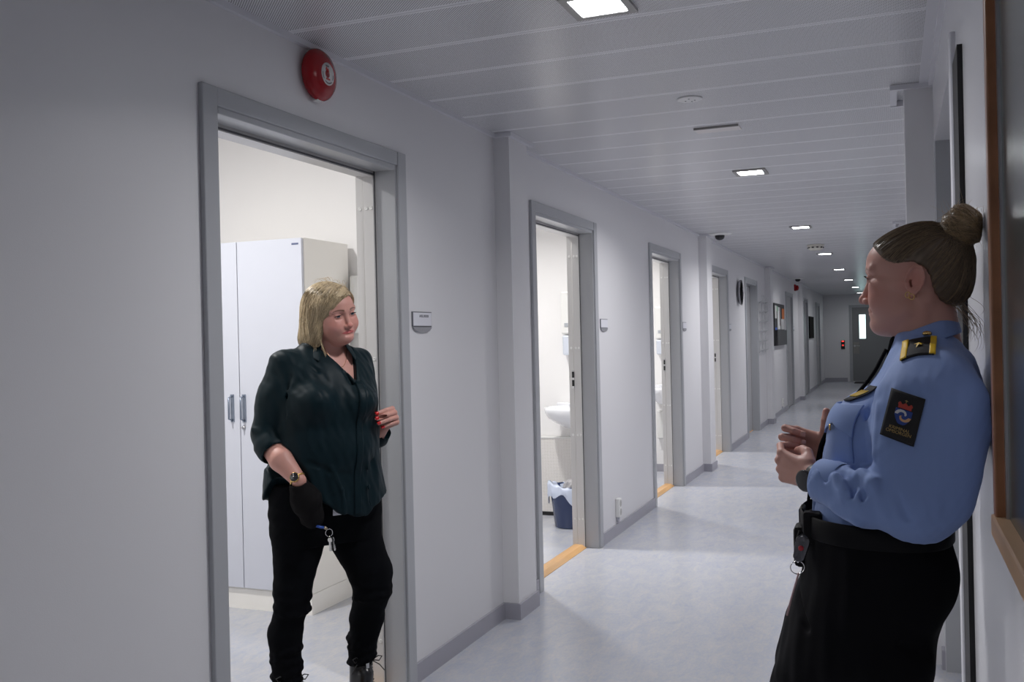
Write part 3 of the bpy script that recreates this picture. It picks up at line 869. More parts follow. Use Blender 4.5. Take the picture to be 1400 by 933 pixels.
# bin
bx, by = -.405, 6.62
b_ = empty('waste_bin', (bx, by, 0)); tag(b_, 'dark blue waste bin with a pale plastic bag inside the washroom', 'waste bin')
bm = bmesh.new(); lathe(bm, [(.0, .0), (.10, .0), (.112, .006), (.145, .295), (.150, .305), (.140, .300), (.106, .012), (0, .012)], 'z', (bx, by, 0), 40)
OBJ('bin_body', bm, mat('navy_plastic', (.03, .05, .13), .25), b_)
bm = bmesh.new(); n = 64; rnd = random.Random(5); rows = []
for j, (r_, z_) in enumerate(((.157, .215), (.160, .25), (.158, .30), (.150, .318), (.138, .31), (.125, .25), (.11, .18))):
    ring = []
    for i in range(n):
        a_ = 2*PI*i/n; wv = .012*math.sin(a_*9+j)+.009*math.sin(a_*17+2*j)
        dz = (.03*math.sin(a_*3+1)+.02*math.sin(a_*7)) if j == 0 else .006*math.sin(a_*11+j)+(.018*math.sin(a_*2+.6) if j in (2, 3, 4) else 0)
        ring.append(bm.verts.new((bx+(r_+wv*(.3 if j < 4 else 1))*math.cos(a_), by+(r_+wv*.4)*math.sin(a_), z_+dz)))
    rows.append(ring)
for A, B in zip(rows, rows[1:]):
    for i in range(n):
        f = bm.faces.new((A[i], A[(i+1) % n], B[(i+1) % n], B[i])); f.smooth = True
OBJ('bag', bm, mat('bag_plastic', (.60, .66, .80), .3), b_)
bm = bmesh.new(); rnd = random.Random(9)
r_ = bmesh.ops.create_icosphere(bm, subdivisions=3, radius=.085)
for v in bm.verts: v.co *= 1+rnd.uniform(-.14, .14)
bmesh.ops.translate(bm, verts=bm.verts, vec=(bx+.02, by+.04, .262))
o = OBJ('crumpled_paper', bm, mat('waste_grey', (.40, .39, .40), .6)); tag(o, 'crumpled grey paper lying in the blue waste bin', 'paper')
sink(-.318, 9.56, .865, 'white wash basin seen through the third doorway', .52)
dispenser(-.42, 9.56, 1.19, 1.67, 'white dispenser above the basin seen through the third doorway')
bm = bmesh.new(); bbox(bm, -.43, -.35, 9.50, 9.559, .34, .62, .01)
o = OBJ('sanitary_bin', bm, M_white); tag(o, 'white wall box under the basin seen through the third doorway', 'box')
# ================================================================== HEADS AND HANDS
def head_field(K, h):
    """K: proportions. Local frame: x forward, y left, z up, origin between the ears"""
    g = lambda n, d: K.get(n, d)
    w = g('w', 1.0)            # width of the face
    F = Field((-.11, -.098, -.21), (.145, .098, .135), h)
    F.u(ellip((-.004, 0, .042), (.086, .071*w, .070)), 0)
    F.u(ellip((.044, 0, .043), (.062, .060*w, .052)), .02)
    F.u(ellip((.040, 0, -.012), (.054, .055*w, .062)), .02)
    F.u(ellip((.050, 0, -.048), (.045, .046*w, .042)), .02)
    F.u(ellip((.008, 0, .004), (.060, .0695*w, .062)), .02)
    F.u(ellip((.030, 0, -.045), (.052, .056*w, .046)), .02)
    fat = g('fat', 0)
    for s in (1, -1):
        F.u(capsule((.012, s*.050*w, -.052), (.078, s*.014, -.080), .013+fat*.5, .013+fat*.4), .02)          # jaw line
        F.u(ellip((.062, s*.034*w, -.027), (.027+fat, .023+fat, .028+fat)), .026)                          # cheek
        F.u(capsule((.078, s*.040*w, -.002), (.015, s*.063*w, -.002), .010, .006), .015)                  # cheek bone
        F.u(capsule((.0965, s*.010, .0275), (.080, s*.046*w, .030), .009, .008), .012)                      # brow
        F.cut(ellip((.1085, s*.0325, .0115), (.0145, .0185, .0115)), .012)
    F.u(ball((.0845, 0, -.080), .0165+fat*.4), .016)
    if fat: F.u(ellip((.050, 0, -.088), (.040, .034, .018+fat)), .02)
    # muzzle
    F.u(ellip((.083, 0, -.055), (.020, .026, .020)), .012)
    nx = g('nose', 0)
    F.u(capsule((.0985, 0, .014), (.1085+nx, 0, -.024), .0062, .0078), .010)
    F.u(ball((.1128+nx, 0, -.0300), .0092+g('tip', 0)), .007)
    for s in (1, -1):
        F.u(ellip((.1035+nx*.6, s*.0118, -.0335), (.0085, .0062, .0072)), .005)
        F.cut(ellip((.1100+nx*.8, s*.0056, -.0412), (.0040, .0028, .0032)), .002)
    F.cut(capsule((.106, 0, -.044), (.1045, 0, -.050), .0018), .004)                                      # philtrum
    for s in (1, -1) if g('fold', 1) else (): F.cut(capsule((.0985, s*.0185, -.033), (.0875, s*.0290, -.055), .0014), .007)       # smile folds
    # lips
    lx = g('lip', 0); mw = g('mw', 1.0)
    for s in (1, -1):
        F.u(capsule((.0985+lx, s*.0045*mw, -.0515), (.0865+lx-.004*(mw-1)*5, s*.0225*mw, -.0558+g('mouth', 0)), .0058, .0032), .004)
        F.u(capsule((.0975+lx, 0, -.0610), (.0865+lx-.004*(mw-1)*5, s*.0205*mw, -.0580+g('mouth', 0)), .0062, .0032), .004)
        F.cut(capsule((.1055+lx, 0, -.0562), (.0905+lx-.004*(mw-1)*5, s*.0245*mw, -.0575+g('mouth', 0)), .0012, .0010), .0028)
    F.cut(capsule((.1035, -.012, -.0695), (.1035, .012, -.0695), .0035), .008)
    # eyes: lids around the ball, then the slit
    op = g('open', 1.0)
    for s in (1, -1):
        F.u(ball((.0848, s*.0315, .0108), .0142), .004)
        F.cut(ellip((.0985, s*.0318, .0102), (.0062, .0128, .0038*op), None), .0012)
        F.cut(capsule((.0985, s*.018, .0180), (.094, s*.044, .0176), .0012), .003)
        F.cut(capsule((.0985, s*.020, .0010), (.094, s*.042, .0012), .0012), .006)
    # ears
    for s in (1, -1):
        Re = np.array([(math.cos(.25), 0, math.sin(.25)), (0, 1, 0), (-math.sin(.25), 0, math.cos(.25))])
        yb = .0680*w
        E0 = (-.010, s*(yb+.004), .002)
        F.u(ellip(E0, (.0175, .0058, .0290), Re), .004)
        F.u(ball((-.004, s*(yb+.001), -.025), .0072), .006)
        F.cut(ellip((-.0085, s*(yb+.0105), .004), (.0115, .0055, .0210), Re), .003)
        F.cut(ellip((-.003, s*(yb+.0040), -.004), (.0062, .0080, .0080), Re), .002)
        F.u(ellip((-.0100, s*(yb+.0045), .003), (.0055, .0035, .014), Re), .003)
        F.u(capsule((.004, s*(yb+.003), -.005), (.003, s*(yb+.002), -.010), .0035), .003)
        rim = [V3(E0)+V3((.0155*math.cos(a), s*(.0035+.0015*math.sin(a)), .0275*math.sin(a))) @ Re for a in [math.radians(d) for d in range(-10, 240, 25)]]
        rim = [V3((-.0100, s*(yb+.004), .002))+V3((.0160*math.cos(math.radians(d)), s*.0035, .0275*math.sin(math.radians(d)))) @ Re for d in range(-10, 241, 25)]
        for a_, b_ in zip(rim, rim[1:]): F.u(capsule(a_, b_, .0027), .002)
    # neck
    nb = g('neck', ((-.018, 0, -.02), (-.028, 0, -.20), .050, .054))
    F.u(capsule(nb[0], nb[1], nb[2], nb[3]), .025)
    F.u(capsule((.012, 0, -.075), V3(nb[1])+V3((.018, 0, 0)), .034, .040), .025)
    for s in (1, -1):
        F.u(capsule((-.022, s*.050, -.040), V3(nb[1])+V3((.045, -s*.030, 0)), .012, .010), .016)
    return F

def skin_tint(v, base, lips, blush, brow=None, mw=1.0, lash=0, mdrop=0):
    """pigment of a head in its own frame"""
    n = len(v); c = np.tile(np.array(base, f32), (n, 1))
    x, y, z = v.T
    def mix(col, m):
        nonlocal c
        m = np.clip(m, 0, 1)[:, None]; c = c*(1-m)+np.array(col, f32)*m
    g = lambda cx, cy, cz, r: np.exp(-(((x-cx)**2+(np.abs(y)-cy)**2+(z-cz)**2)/r**2))
    mix(blush, .55*g(.075, .042, -.022, .026)); mix(blush, .65*g(.113, 0, -.030, .013)); mix(blush, .35*g(.088, 0, -.085, .016))
    mix(blush, .5*g(-.01, .076, .0, .03)*(np.abs(y) > .066))
    yy = np.abs(y)/(.0235*mw)
    my = mdrop*np.clip(yy, 0, 1)**2
    up = my-.0562+.0064*(1-yy**2)-.0016*np.exp(-(y/.004)**2); dn = my-.0562-.0092*(1-yy**2)
    m = (x > .078) & (yy < 1) & (z < up) & (z > dn)
    mix(lips, m*.85)
    if lash:
        for zz, th, am in ((.0146, .0012, 1), (.0062, .0008, .5)):
            cur = zz-(.0042 if am == 1 else -.0030)*((np.abs(y)-.0315)/.0135)**2
            mix((.025, .015, .012), lash*am*np.exp(-((np.abs(np.abs(y)-.0320)/.0142)**6+((z-cur)/th)**2))*(x > .080))
    # crease round the eyes
    mix((base[0]*.55, base[1]*.42, base[2]*.40), .5*np.exp(-((np.abs(np.abs(y)-.0315)/.015)**4+((z-.0155)/.0022)**2))*(x > .085))
    if brow:
        bc, thick, amt = brow
        t = (np.abs(y)-.012)/.038
        zc = .0285+.0055*np.sin(np.clip(t, 0, 1)*PI*.8)-.003*np.clip(t, 0, 1)
        th = thick*(1-.6*np.clip(t, 0, 1))
        m = np.exp(-((z-zc)/th)**4)*(t > 0)*(t < 1)*(x > .06)
        mix(bc, m*amt)
    return c

def eyes(name, fr, place, parent, iris, gaze=(0, 0), r=.0126):
    """two eyeballs with iris and pupil, pigment stored per point"""
    for s in (1, -1):
        nu, nv = 32, 24; vs = []; q = []
        for i in range(nv+1):
            th = PI*i/nv
            for j in range(nu):
                a = 2*PI*j/nu; vs.append((math.cos(th), math.sin(th)*math.cos(a), math.sin(th)*math.sin(a)))
        for i in range(nv):
            for j in range(nu): q.append((i*nu+j, i*nu+(j+1) % nu, (i+1)*nu+(j+1) % nu, (i+1)*nu+j))
        vs = np.array(vs); ang = np.arccos(np.clip(vs[:, 0], -1, 1))
        col = np.tile(np.array((.52, .47, .45), f32), (len(vs), 1))
        col[ang < .52] = iris; col[(ang < .54) & (ang > .43)] = np.array(iris)*.3; col[ang < .24] = (.004, .004, .004)
        ga, gb = gaze; R = yawed((0, 0, 0), ga, gb).R
        vv = (vs*r) @ R+np.array((.0848, s*.0315, .0108))
        w = place(fr.p(vv) if False else vv @ fr.R+fr.o)
        np_mesh('eyeball', w, np.array(q), tint_mat('eye_surface', .06, spec=.6), parent, col)

FING = {'index': ((.088, .027), (.038, .023, .018), .0086, 4), 'middle': ((.092, .008), (.043, .027, .019), .0088, 0),
        'ring': ((.087, -.011), (.039, .025, .019), .0083, -4), 'little': ((.078, -.028), (.030, .018, .016), .0074, -9)}
def hand_field(F, fr, curl, thumb, sc=1.0, spread=1.0, side=1, fore=None):
    """hand in fr (x towards the fingers, y towards the thumb, z out of the PALM). curl: name -> (mcp, pip, dip) degrees.
    thumb: four local points. Returns the finger tips [(tip, dir, up)]"""
    P = lambda a: fr.p(V3(a)*sc); Dz = fr.d((0, 0, 1)); tips = []
    for nm, ((mx, my), ph, r, fan) in FING.items():
        F.u(capsule(P((.008, my*.45, -.001)), P((mx-.006, my, -.001)), .0125*sc, .0098*sc, (Dz, 1.08)), .010*sc)
    F.u(capsule(P((.03, -.012, .002)), P((.07, -.014, .002)), .016*sc, .013*sc, (Dz, 1.25)), .01*sc)
    F.u(capsule(P((.030, .018, .005)), P((.062, .016, .002)), .016*sc, .012*sc, (Dz, 1.2)), .012*sc)
    F.u(capsule(P((-.02, 0, 0)), P((.01, 0, 0)), .022*sc, .022*sc, (Dz, 1.35)), .012*sc)
    for nm, ((mx, my), ph, r, fan) in FING.items():
        a = 0; p = V3((mx, my, 0)); fa = math.radians(fan*spread); d0 = V3((math.cos(fa), math.sin(fa), 0))
        F.u(ball(P(p+V3((-.002, 0, -.002))), r*1.08*sc), .004*sc)
        for j in range(3):
            a += math.radians(curl[nm][j])
            d = V3((d0[0]*math.cos(a), d0[1]*math.cos(a), math.sin(a)))
            q = p+d*ph[j]
            F.u(capsule(P(p), P(q), r*(1.03-.09*j)*sc, r*(.96-.09*j)*sc), .0020*sc if j else .0026*sc)
            p = q
        up = V3((d0[0]*math.sin(a), d0[1]*math.sin(a), -math.cos(a)))
        tips.append((P(p), fr.d(d), fr.d(up), r*.74*sc))
    T = [P(t) for t in thumb]; rr = (.0125, .0112, .0098, .0082)
    F.u(capsule(T[0], T[1], rr[0]*1.25*sc, rr[1]*sc), .012*sc)
    F.u(capsule(T[1], T[2], rr[1]*sc, rr[2]*sc), .004*sc); F.u(capsule(T[2], T[3], rr[2]*sc, rr[3]*sc), .003*sc)
    dt = T[3]-T[2]; dt = dt/np.linalg.norm(dt)
    ut = np.cross(dt, fr.d((0, 0, 1))); ut = ut/np.linalg.norm(ut)
    tips.append((T[3], dt, ut, .0080*sc))
    return tips
def nail_meshes(tips, place, m, parent, which=range(5), size=1.0):
    for i in which:
        t, d, u, r = tips[i]
        s = np.cross(d, u); vs = []; q = []
        nu, nv = 7, 7
        for a in range(nv):
            for b in range(nu):
                x = (a/(nv-1)-.5); y = (b/(nu-1)-.5)
                wd = 1-.25*abs(2*x)**3
                ang = y*1.9*wd
                p = t+d*(x*.0125*size+.0015)+(u*math.cos(ang)+s*math.sin(ang))*(r+.0011)-u*(.0012*max(0, x)*2)
                vs.append(p)
        for a in range(nv-1):
            for b in range(nu-1): q.append((a*nu+b, a*nu+b+1, (a+1)*nu+b+1, (a+1)*nu+b))
        o = np_mesh('nail', place(np.array(vs)), np.array(q), m, parent)
        md = o.modifiers.new('thickness', 'SOLIDIFY'); md.thickness = .0012; md.offset = 0
# ------------------------------------------------ helpers for clothing, patches and hair
def sample(F, p):
    p = (np.asarray(p, float)-F.lo)/F.h
    p = np.clip(p, 0, np.array(F.n)-1.001); i = p.astype(int); t = p-i; r = 0
    for a in (0, 1):
        for b in (0, 1):
            for c in (0, 1):
                w = (t[:, 0] if a else 1-t[:, 0])*(t[:, 1] if b else 1-t[:, 1])*(t[:, 2] if c else 1-t[:, 2])
                r = r+w*F.F[i[:, 0]+a, i[:, 1]+b, i[:, 2]+c]
    return r
def gradient(F, p):
    e = F.h; g = np.stack([sample(F, p+np.eye(3)[i]*e)-sample(F, p-np.eye(3)[i]*e) for i in range(3)], 1)
    return g/(np.linalg.norm(g, axis=1)[:, None]+1e-9)
def snap(F, p, off=.0, it=6):
    p = np.array(p, float)
    for _ in range(it): p = p-gradient(F, p)*(sample(F, p)-off)[:, None]*.9
    return p
def shoot(F, p, d, off=.001, far=.25, n=120):
    """moves points along d until they meet the surface, then lifts them by off against d"""
    p = np.array(p, float); d = V3(d); d = d/np.linalg.norm(d); best = np.full(len(p), np.nan)
    for k in range(n):
        t = far*k/n; s = sample(F, p+d*t)
        hit = np.isnan(best) & (s < off); best[hit] = t
    best = np.where(np.isnan(best), np.nanmedian(best), best)
    q = p+d*best[:, None]
    for _ in range(4): q = q+d*(sample(F, q)-off)[:, None]*.8
    return q
def grid_patch(F, corner, du, dv, nu, nv, d, off, inside=None):
    """patch spanned by du, dv from corner, shot along d onto the field"""
    a, b = np.meshgrid(np.linspace(0, 1, nu), np.linspace(0, 1, nv), indexing='ij')
    p = V3(corner)+a.reshape(-1, 1)*V3(du)+b.reshape(-1, 1)*V3(dv)
    v = shoot(F, p, d, off); idx = np.arange(nu*nv).reshape(nu, nv)
    q = np.stack([idx[:-1, :-1], idx[1:, :-1], idx[1:, 1:], idx[:-1, 1:]], -1).reshape(-1, 4)
    if inside is not None:
        c = np.stack([a.ravel(), b.ravel()], 1)[q].mean(1); q = q[inside(c[:, 0], c[:, 1])]
        uq, inv = np.unique(q, return_inverse=True); v = v[uq]; q = inv.reshape(-1, 4)
    return v, q
def patch_obj(name, F, place, m, parent, corner, du, dv, d, off=.0015, thick=.0012, n=(14, 14), inside=None):
    v, q = grid_patch(F, corner, du, dv, n[0], n[1], d, off, inside)
    o = np_mesh(name, place(v), q, m, parent)
    md = o.modifiers.new('thickness', 'SOLIDIFY'); md.thickness = thick; md.offset = 0
    return o
def poly2d(px, py, x, z):
    """signed distance to a polygon in the x-z plane (negative inside), broadcast"""
    n = len(px); d = None; s = None
    for i in range(n):
        j = i-1
        ex, ey = px[j]-px[i], py[j]-py[i]; wx, wy = x-px[i], z-py[i]
        t = np.clip((wx*ex+wy*ey)/(ex*ex+ey*ey), 0, 1)
        dd = (wx-ex*t)**2+(wy-ey*t)**2
        d = dd if d is None else np.minimum(d, dd)
        c1 = z >= py[i]; c2 = z < py[j]; c3 = ex*wy > ey*wx
        fl = (c1 & c2 & c3) | (~c1 & ~c2 & ~c3)
        s = np.where(fl, -1, 1) if s is None else s*np.where(fl, -1, 1)
    return s*np.sqrt(d)
def strands(name, paths, rad, cols, m, parent, sides=3, taper=.3):
    """many thin hairs as one mesh; paths: (n, k, 3)"""
    P = np.asarray(paths, float); n, k, _ = P.shape
    T = np.gradient(P, axis=1); T /= np.linalg.norm(T, axis=2)[..., None]+1e-9
    A = np.cross(T, np.array((.3, .5, .8))); A /= np.linalg.norm(A, axis=2)[..., None]+1e-9; B = np.cross(T, A)
    r = (np.ones(n)*rad if np.isscalar(rad) else rad)[:, None]*(1-(1-taper)*np.linspace(0, 1, k)**2)[None]
    ring = [P+(A*math.cos(2*PI*s/sides)+B*math.sin(2*PI*s/sides))*r[..., None] for s in range(sides)]
    v = np.stack(ring, 2).reshape(-1, 3)
    idx = np.arange(n*k*sides).reshape(n, k, sides); nx = np.roll(idx, -1, axis=2)
    q = np.stack([idx[:, :-1], nx[:, :-1], nx[:, 1:], idx[:, 1:]], -1).reshape(-1, 4)
    c = np.repeat(np.asarray(cols, float), k*sides, axis=0)
    return np_mesh(name, v, q, m, parent, c)
def creases(F, lines, mode='cut', r=.006, k=.012):
    for ln in lines:
        pts = [V3(p) for p in ln[0]]; rr = ln[1] if len(ln) > 1 else r
        for a, b in zip(pts, pts[1:]):
            if mode == 'cut': F.cut(capsule(a, b, rr), k)
            else: F.u(capsule(a, b, rr), k)
def lay(F, P, off, rounds=6, smooth=4):
    """lays strands (n,k,3) on a surface at their own lifts, keeping them smooth"""
    P = np.array(P); sh = P.shape; o = np.repeat(off, sh[1])
    for r in range(rounds+2):
        f = P.reshape(-1, 3); s = sample(F, f)-o
        if r >= rounds: s = np.minimum(s, 0)
        P = (f-gradient(F, f)*s[:, None]*.9).reshape(sh)
        if r < rounds:
            for _ in range(smooth): P[:, 1:-1] = P[:, 1:-1]*.4+(P[:, :-2]+P[:, 2:])*.3
    return P
def merge(parts):
    """[(v, q, col)] -> one"""
    vs = []; qs = []; cs = []; o = 0
    for v, q, c in parts:
        vs.append(v); qs.append(q+o); cs.append(np.broadcast_to(np.array(c, f32), (len(v), 3))); o += len(v)
    return np.concatenate(vs), np.concatenate(qs), np.concatenate(cs)
def vnoise(v, sc, seed=0):
    """smooth pseudo noise -1..1 at points"""
    rs = np.random.RandomState(seed); s = 0
    for i in range(6):
        k = rs.normal(size=3)*sc*(1+i*.35); s = s+np.sin(v @ k+rs.uniform(0, 6.28))/(1+i*.3)
    return s/3
def wrinkle(F, sc, amp, aniso=(1, 1, 1), seed=0, lo=None, hi=None):
    """gentle cloth undulation"""
    rs = np.random.RandomState(seed)
    ks = [(rs.normal(size=3)*sc*np.array(aniso)*(1+i*.4), rs.uniform(0, 6.28)) for i in range(5)]
    def fn(P):
        s = 0
        for i, (k, ph) in enumerate(ks): s = s+np.sin(P[0]*f32(k[0])+P[1]*f32(k[1])+P[2]*f32(k[2])+f32(ph))/(1+.4*i)
        return s*f32(amp/2)
    F.warp(fn, lo, hi)
# ================================================================== THE OFFICER (leans with her back against the right wall)
def build_officer():
    Y0 = 2.08
    place = lambda v: np.stack([W-np.maximum(np.asarray(v)[:, 0], .0015), Y0-np.asarray(v)[:, 1], np.asarray(v)[:, 2]], 1)
    SK = (.55, .30, .245)
    M_skin = tint_mat('skin', .48, sss=.12, spec=.4, bump=(900, .06, (1, 1, 1)))
    M_shirt = mat('blue_uniform_cotton', (.215, .315, .60), .75, bump=(700, .12, (1, 1, 1)), sheen=.15)
    M_blk = mat('black_uniform_wool', (.0035, .0035, .005), .9, spec=.15)
    M_leather = mat('black_leather', (.004, .004, .005), .55, spec=.15)
    hf = yawed((.112, 0, 1.472), -18, 0, 0)
    # --- head
    hF = head_field({'neck': ((-.012, 0, -.03), (-.030, 0, -.20), .047, .052), 'fat': .001, 'nose': .004, 'lip': .001, 'open': 1.0}, .0016)
    hv, hq = hF.mesh(); hv = relax(hv, hq, 1)
    hc = skin_tint(hv, SK, (.40, .13, .12), (.55, .19, .15), brow=((.20, .12, .075), .0034, .7), lash=.9)
    parts = [(hf.p(hv), hq, hc)]
    # --- hands with forearms
    G = Field((.22, -.12, 1.00), (.44, .19, 1.235), .0016)
    xl = V3((.76, -.60, .22)); xl /= np.linalg.norm(xl); yl = V3((0, .1, 1)); yl -= xl*(yl@xl); yl /= np.linalg.norm(yl); zl = np.cross(xl, yl)
    lf = Frame((.324, .116, 1.092), xl, yl, zl)
    t1 = hand_field(G, lf, {'index': (42, 58, 30), 'middle': (50, 62, 32), 'ring': (56, 66, 32), 'little': (60, 68, 32)},
                    ((.018, .022, .012), (.042, .036, .030), (.064, .034, .040), (.082, .026, .044)), .93)
    G.u(capsule(lf.p((-.015, 0, 0)), (.235, .175, 1.070), .023, .034), .012)
    xr = V3((.93, .18, .22)); xr /= np.linalg.norm(xr); yr = V3((-.1, 0, 1)); yr -= xr*(yr@xr); yr /= np.linalg.norm(yr); zr = -np.cross(xr, yr)
    rf = Frame((.292, -.040, 1.128), xr, yr, zr)
    t2 = hand_field(G, rf, {'index': (48, 98, 30), 'middle': (56, 98, 30), 'ring': (62, 96, 30), 'little': (68, 92, 30)},
                    ((.014, .022, .008), (.026, .044, .018), (.030, .064, .020), (.032, .084, .014)), .93)
    G.u(capsule(rf.p((-.015, 0, 0)), (.24, -.11, 1.09), .023, .032), .012)
    gv, gq = G.mesh()
    gc = np.tile(np.array(SK, f32), (len(gv), 1))
    for tp in (t1, t2):
        for t, d, u, r in tp:
            m = np.clip(np.exp(-((gv-t)**2).sum(1)/.012**2)*.5, 0, 1)[:, None]; gc = gc*(1-m)+np.array((.52, .17, .13))*m
    parts.append((gv, gq, gc))
    # --- the body under the clothes
    B = Field((0, -.28, 0), (.46, .30, 1.40), .009)
    B.u(loft([(.86, .09, .33, -.16, .16), (.98, .10, .31, -.14, .14), (1.1, .06, .27, -.14, .14), (1.2, .05, .24, -.15, .15), (1.3, .06, .17, -.14, .14), (1.36, .07, .15, -.06, .06)]), .02)
    for s, (h1, kn, an) in ((1, ((.20, .09, .88), (.255, .10, .47), (.250, .105, .06))), (-1, ((.24, -.09, .88), (.370, -.10, .48), (.36, -.105, .06)))):
        B.u(capsule(h1, kn, .075, .048), .03); B.u(capsule(kn, an, .045, .026), .02)
    B.u(capsule((.10, .15, 1.28), (.13, .20, 1.08), .045, .035), .02); B.u(capsule((.13, .20, 1.07), (.26, .16, 1.08), .035, .028), .01)
    B.u(capsule((.10, -.15, 1.28), (.13, -.20, 1.09), .045, .035), .02); B.u(capsule((.13, -.20, 1.09), (.26, -.09, 1.10), .035, .028), .01)
    bv, bq = B.mesh(); parts.append((bv, bq, SK))
    v, q, c = merge(parts)
    root = np_mesh('person', place(v), q, M_skin, None, c)
    tag(root, 'person in light blue uniform shirt leaning back on the right wall, hair in a bun', 'person')
    eyes('eyeball', hf, place, root, (.10, .14, .18), (0, 0))

    # --- shirt
    S = Field((-.012, -.30, .965), (.37, .32, 1.385), .0033)
    S.u(loft([(.965, .088, .325, -.158, .158), (1.0, .070, .330, -.165, .165), (1.05, .045, .326, -.168, .168), (1.10, .022, .312, -.17, .17), (1.15, .006, .300, -.175, .175),
              (1.20, .002, .272, -.178, .178), (1.25, .004, .228, -.18, .18), (1.29, .010, .198, -.165, .165), (1.32, .020, .182, -.138, .138), (1.345, .040, .170, -.100, .100), (1.375, .056, .160, -.056, .056)], ex=2.25), 0)
    for s in (1, -1): S.u(ellip((.225, s*.080, 1.185), (.062, .070, .065)), .03)
    ST = Field(S.lo, S.lo+(np.array(S.n)-1)*S.h, S.h); ST.F = S.F.copy()
    S.u(loft([(.995, .095, .165, .165, .225), (1.025, .065, .190, .150, .252), (1.06, .040, .200, .140, .264), (1.12, .020, .207, .132, .262), (1.19, .010, .208, .120, .250), (1.25, .010, .200, .105, .236),
              (1.29, .022, .185, .085, .212), (1.325, .045, .160, .06, .172), (1.345, .07, .14, .05, .13)], ex=2.3), .018)
    S.u(capsule((.135, .200, 1.062), (.215, .190, 1.068), .060, .054), .02)
    S.u(capsule((.215, .190, 1.068), (.288, .150, 1.088), .053, .043), .012)
    S.u(capsule((.270, .158, 1.084), (.292, .146, 1.088), .0425, .0405), .003)                   # cuff
    S.u(capsule((.10, -.17, 1.27), (.14, -.225, 1.08), .062, .058), .03); S.u(capsule((.14, -.225, 1.08), (.27, -.085, 1.108), .055, .042), .02)
    # folds
    creases(S, [([(.300, .168, 1.125), (.286, .185, 1.095), (.280, .175, 1.055)], .004), ([(.262, .195, 1.128), (.245, .225, 1.10), (.235, .228, 1.065)], .006),
                ([(.236, .170, 1.120), (.216, .228, 1.118), (.198, .252, 1.085)], .006), ([(.200, .262, 1.130), (.168, .268, 1.085), (.150, .262, 1.045)], .006),
                ([(.214, .215, 1.150), (.196, .262, 1.112), (.176, .272, 1.085)], .0035), ([(.238, .222, 1.118), (.222, .240, 1.080), (.224, .232, 1.050)], .003), ([(.262, .20, 1.112), (.248, .22, 1.075)], .003), ([(.205, .20, 1.26), (.196, .245, 1.20), (.19, .262, 1.15)], .005), ([(.128, .276, 1.16), (.118, .277, 1.10), (.110, .270, 1.045)], .004),
                ([(.060, .230, 1.27), (.066, .264, 1.20), (.078, .277, 1.12), (.088, .270, 1.05)], .005),
                ([(.185, .150, 1.315), (.178, .205, 1.285), (.188, .238, 1.235)], .005), ([(.150, .185, 1.318), (.118, .222, 1.29), (.095, .25, 1.24)], .004),
                ([(.205, .12, 1.28), (.212, .15, 1.22), (.213, .15, 1.16)], .007), ([(.29, .10, 1.10), (.30, .06, 1.05), (.325, .04, 1.01)], .006),
                ([(.305, .02, 1.13), (.315, .09, 1.07)], .006)], 'cut', k=.012)
    creases(S, [([(.296, .165, 1.060), (.268, .200, 1.050), (.235, .225, 1.028)], .007), ([(.272, .205, 1.110), (.256, .222, 1.080), (.250, .205, 1.040)], .006),
                ([(.225, .210, 1.118), (.207, .240, 1.105), (.186, .250, 1.055)], .007), ([(.19, .20, 1.24), (.200, .215, 1.15)], .005)], 'add', k=.012)
    wrinkle(S, 38, .0022, (1, 1, .5), 4); wrinkle(S, 85, .0010, (1, 1, .6), 9)
    S.cut(capsule((.312, .133, 1.0915), (.37, .09, 1.10), .040), .003)
    sv, sq_ = S.mesh(); sv = relax(sv, sq_, 1)
    shirt = np_mesh('shirt', place(sv), sq_, M_shirt, root)
    shirt['label'] = 'light blue uniform shirt with a sleeve patch'
    # cuff band with its button
    ca = V3((.305, .137, 1.0905)); cd_ = V3((.318, .127, 1.092))-V3((.270, .158, 1.084)); cd_ /= np.linalg.norm(cd_); e1 = np.cross(cd_, (0, 0, 1)); e1 /= np.linalg.norm(e1); e2 = np.cross(e1, cd_)
    vs = []; nn = 40
    for t_, r_ in ((-.050, .0435), (-.046, .0450), (-.002, .0425), (.0, .0412), (-.002, .0395), (-.03, .0390)):
        for k in range(nn):
            a = 2*PI*k/nn; w_ = 1+.012*math.sin(a*3+1)
            vs.append(ca+cd_*t_+(e1*math.cos(a)*.94+e2*math.sin(a))*r_*w_)
    q = [(j*nn+k, j*nn+(k+1) % nn, (j+1)*nn+(k+1) % nn, (j+1)*nn+k) for j in range(5) for k in range(nn)]
    np_mesh('cuff', place(np.array(vs)), np.array(q), M_shirt, shirt)
    # collar: folded band round the neck
    nt_ = 61; rows = []
    for i in range(nt_):
        a = -2.80+5.60*i/(nt_-1)                         # 0 = back, +-pi = front
        ca, sa = -math.cos(a), math.sin(a)               # ca: forward
        fr_ = (1+ca)/2                                    # 0 back .. 1 front
        cx = .108; zt = 1.406-.040*fr_; drop = .036+.004*fr_+.012*max(0, fr_-.88)/.12
        pr = []
        for rf_, rl_, z_ in ((.050, .052, zt-.030), (.0515, .054, zt-.006), (.0535, .0565, zt), (.057, .060, zt-.004), (.0625+.003*fr_, .070, zt-drop*.55), (.067+.007*fr_, .080, zt-drop)):
            pr.append((cx+ca*rf_, sa*rl_, z_))
        rows.append(pr)
    v = np.array(rows).reshape(-1, 3); nn = 6; q = [(i*nn+j, i*nn+j+1, (i+1)*nn+j+1, (i+1)*nn+j) for i in range(nt_-1) for j in range(nn-1)]
    o = np_mesh('collar', place(v), np.array(q), M_shirt, root)
    md = o.modifiers.new('thickness', 'SOLIDIFY'); md.thickness = .003; md.offset = 0; md = o.modifiers.new('s', 'SUBSURF'); md.levels = md.render_levels = 1
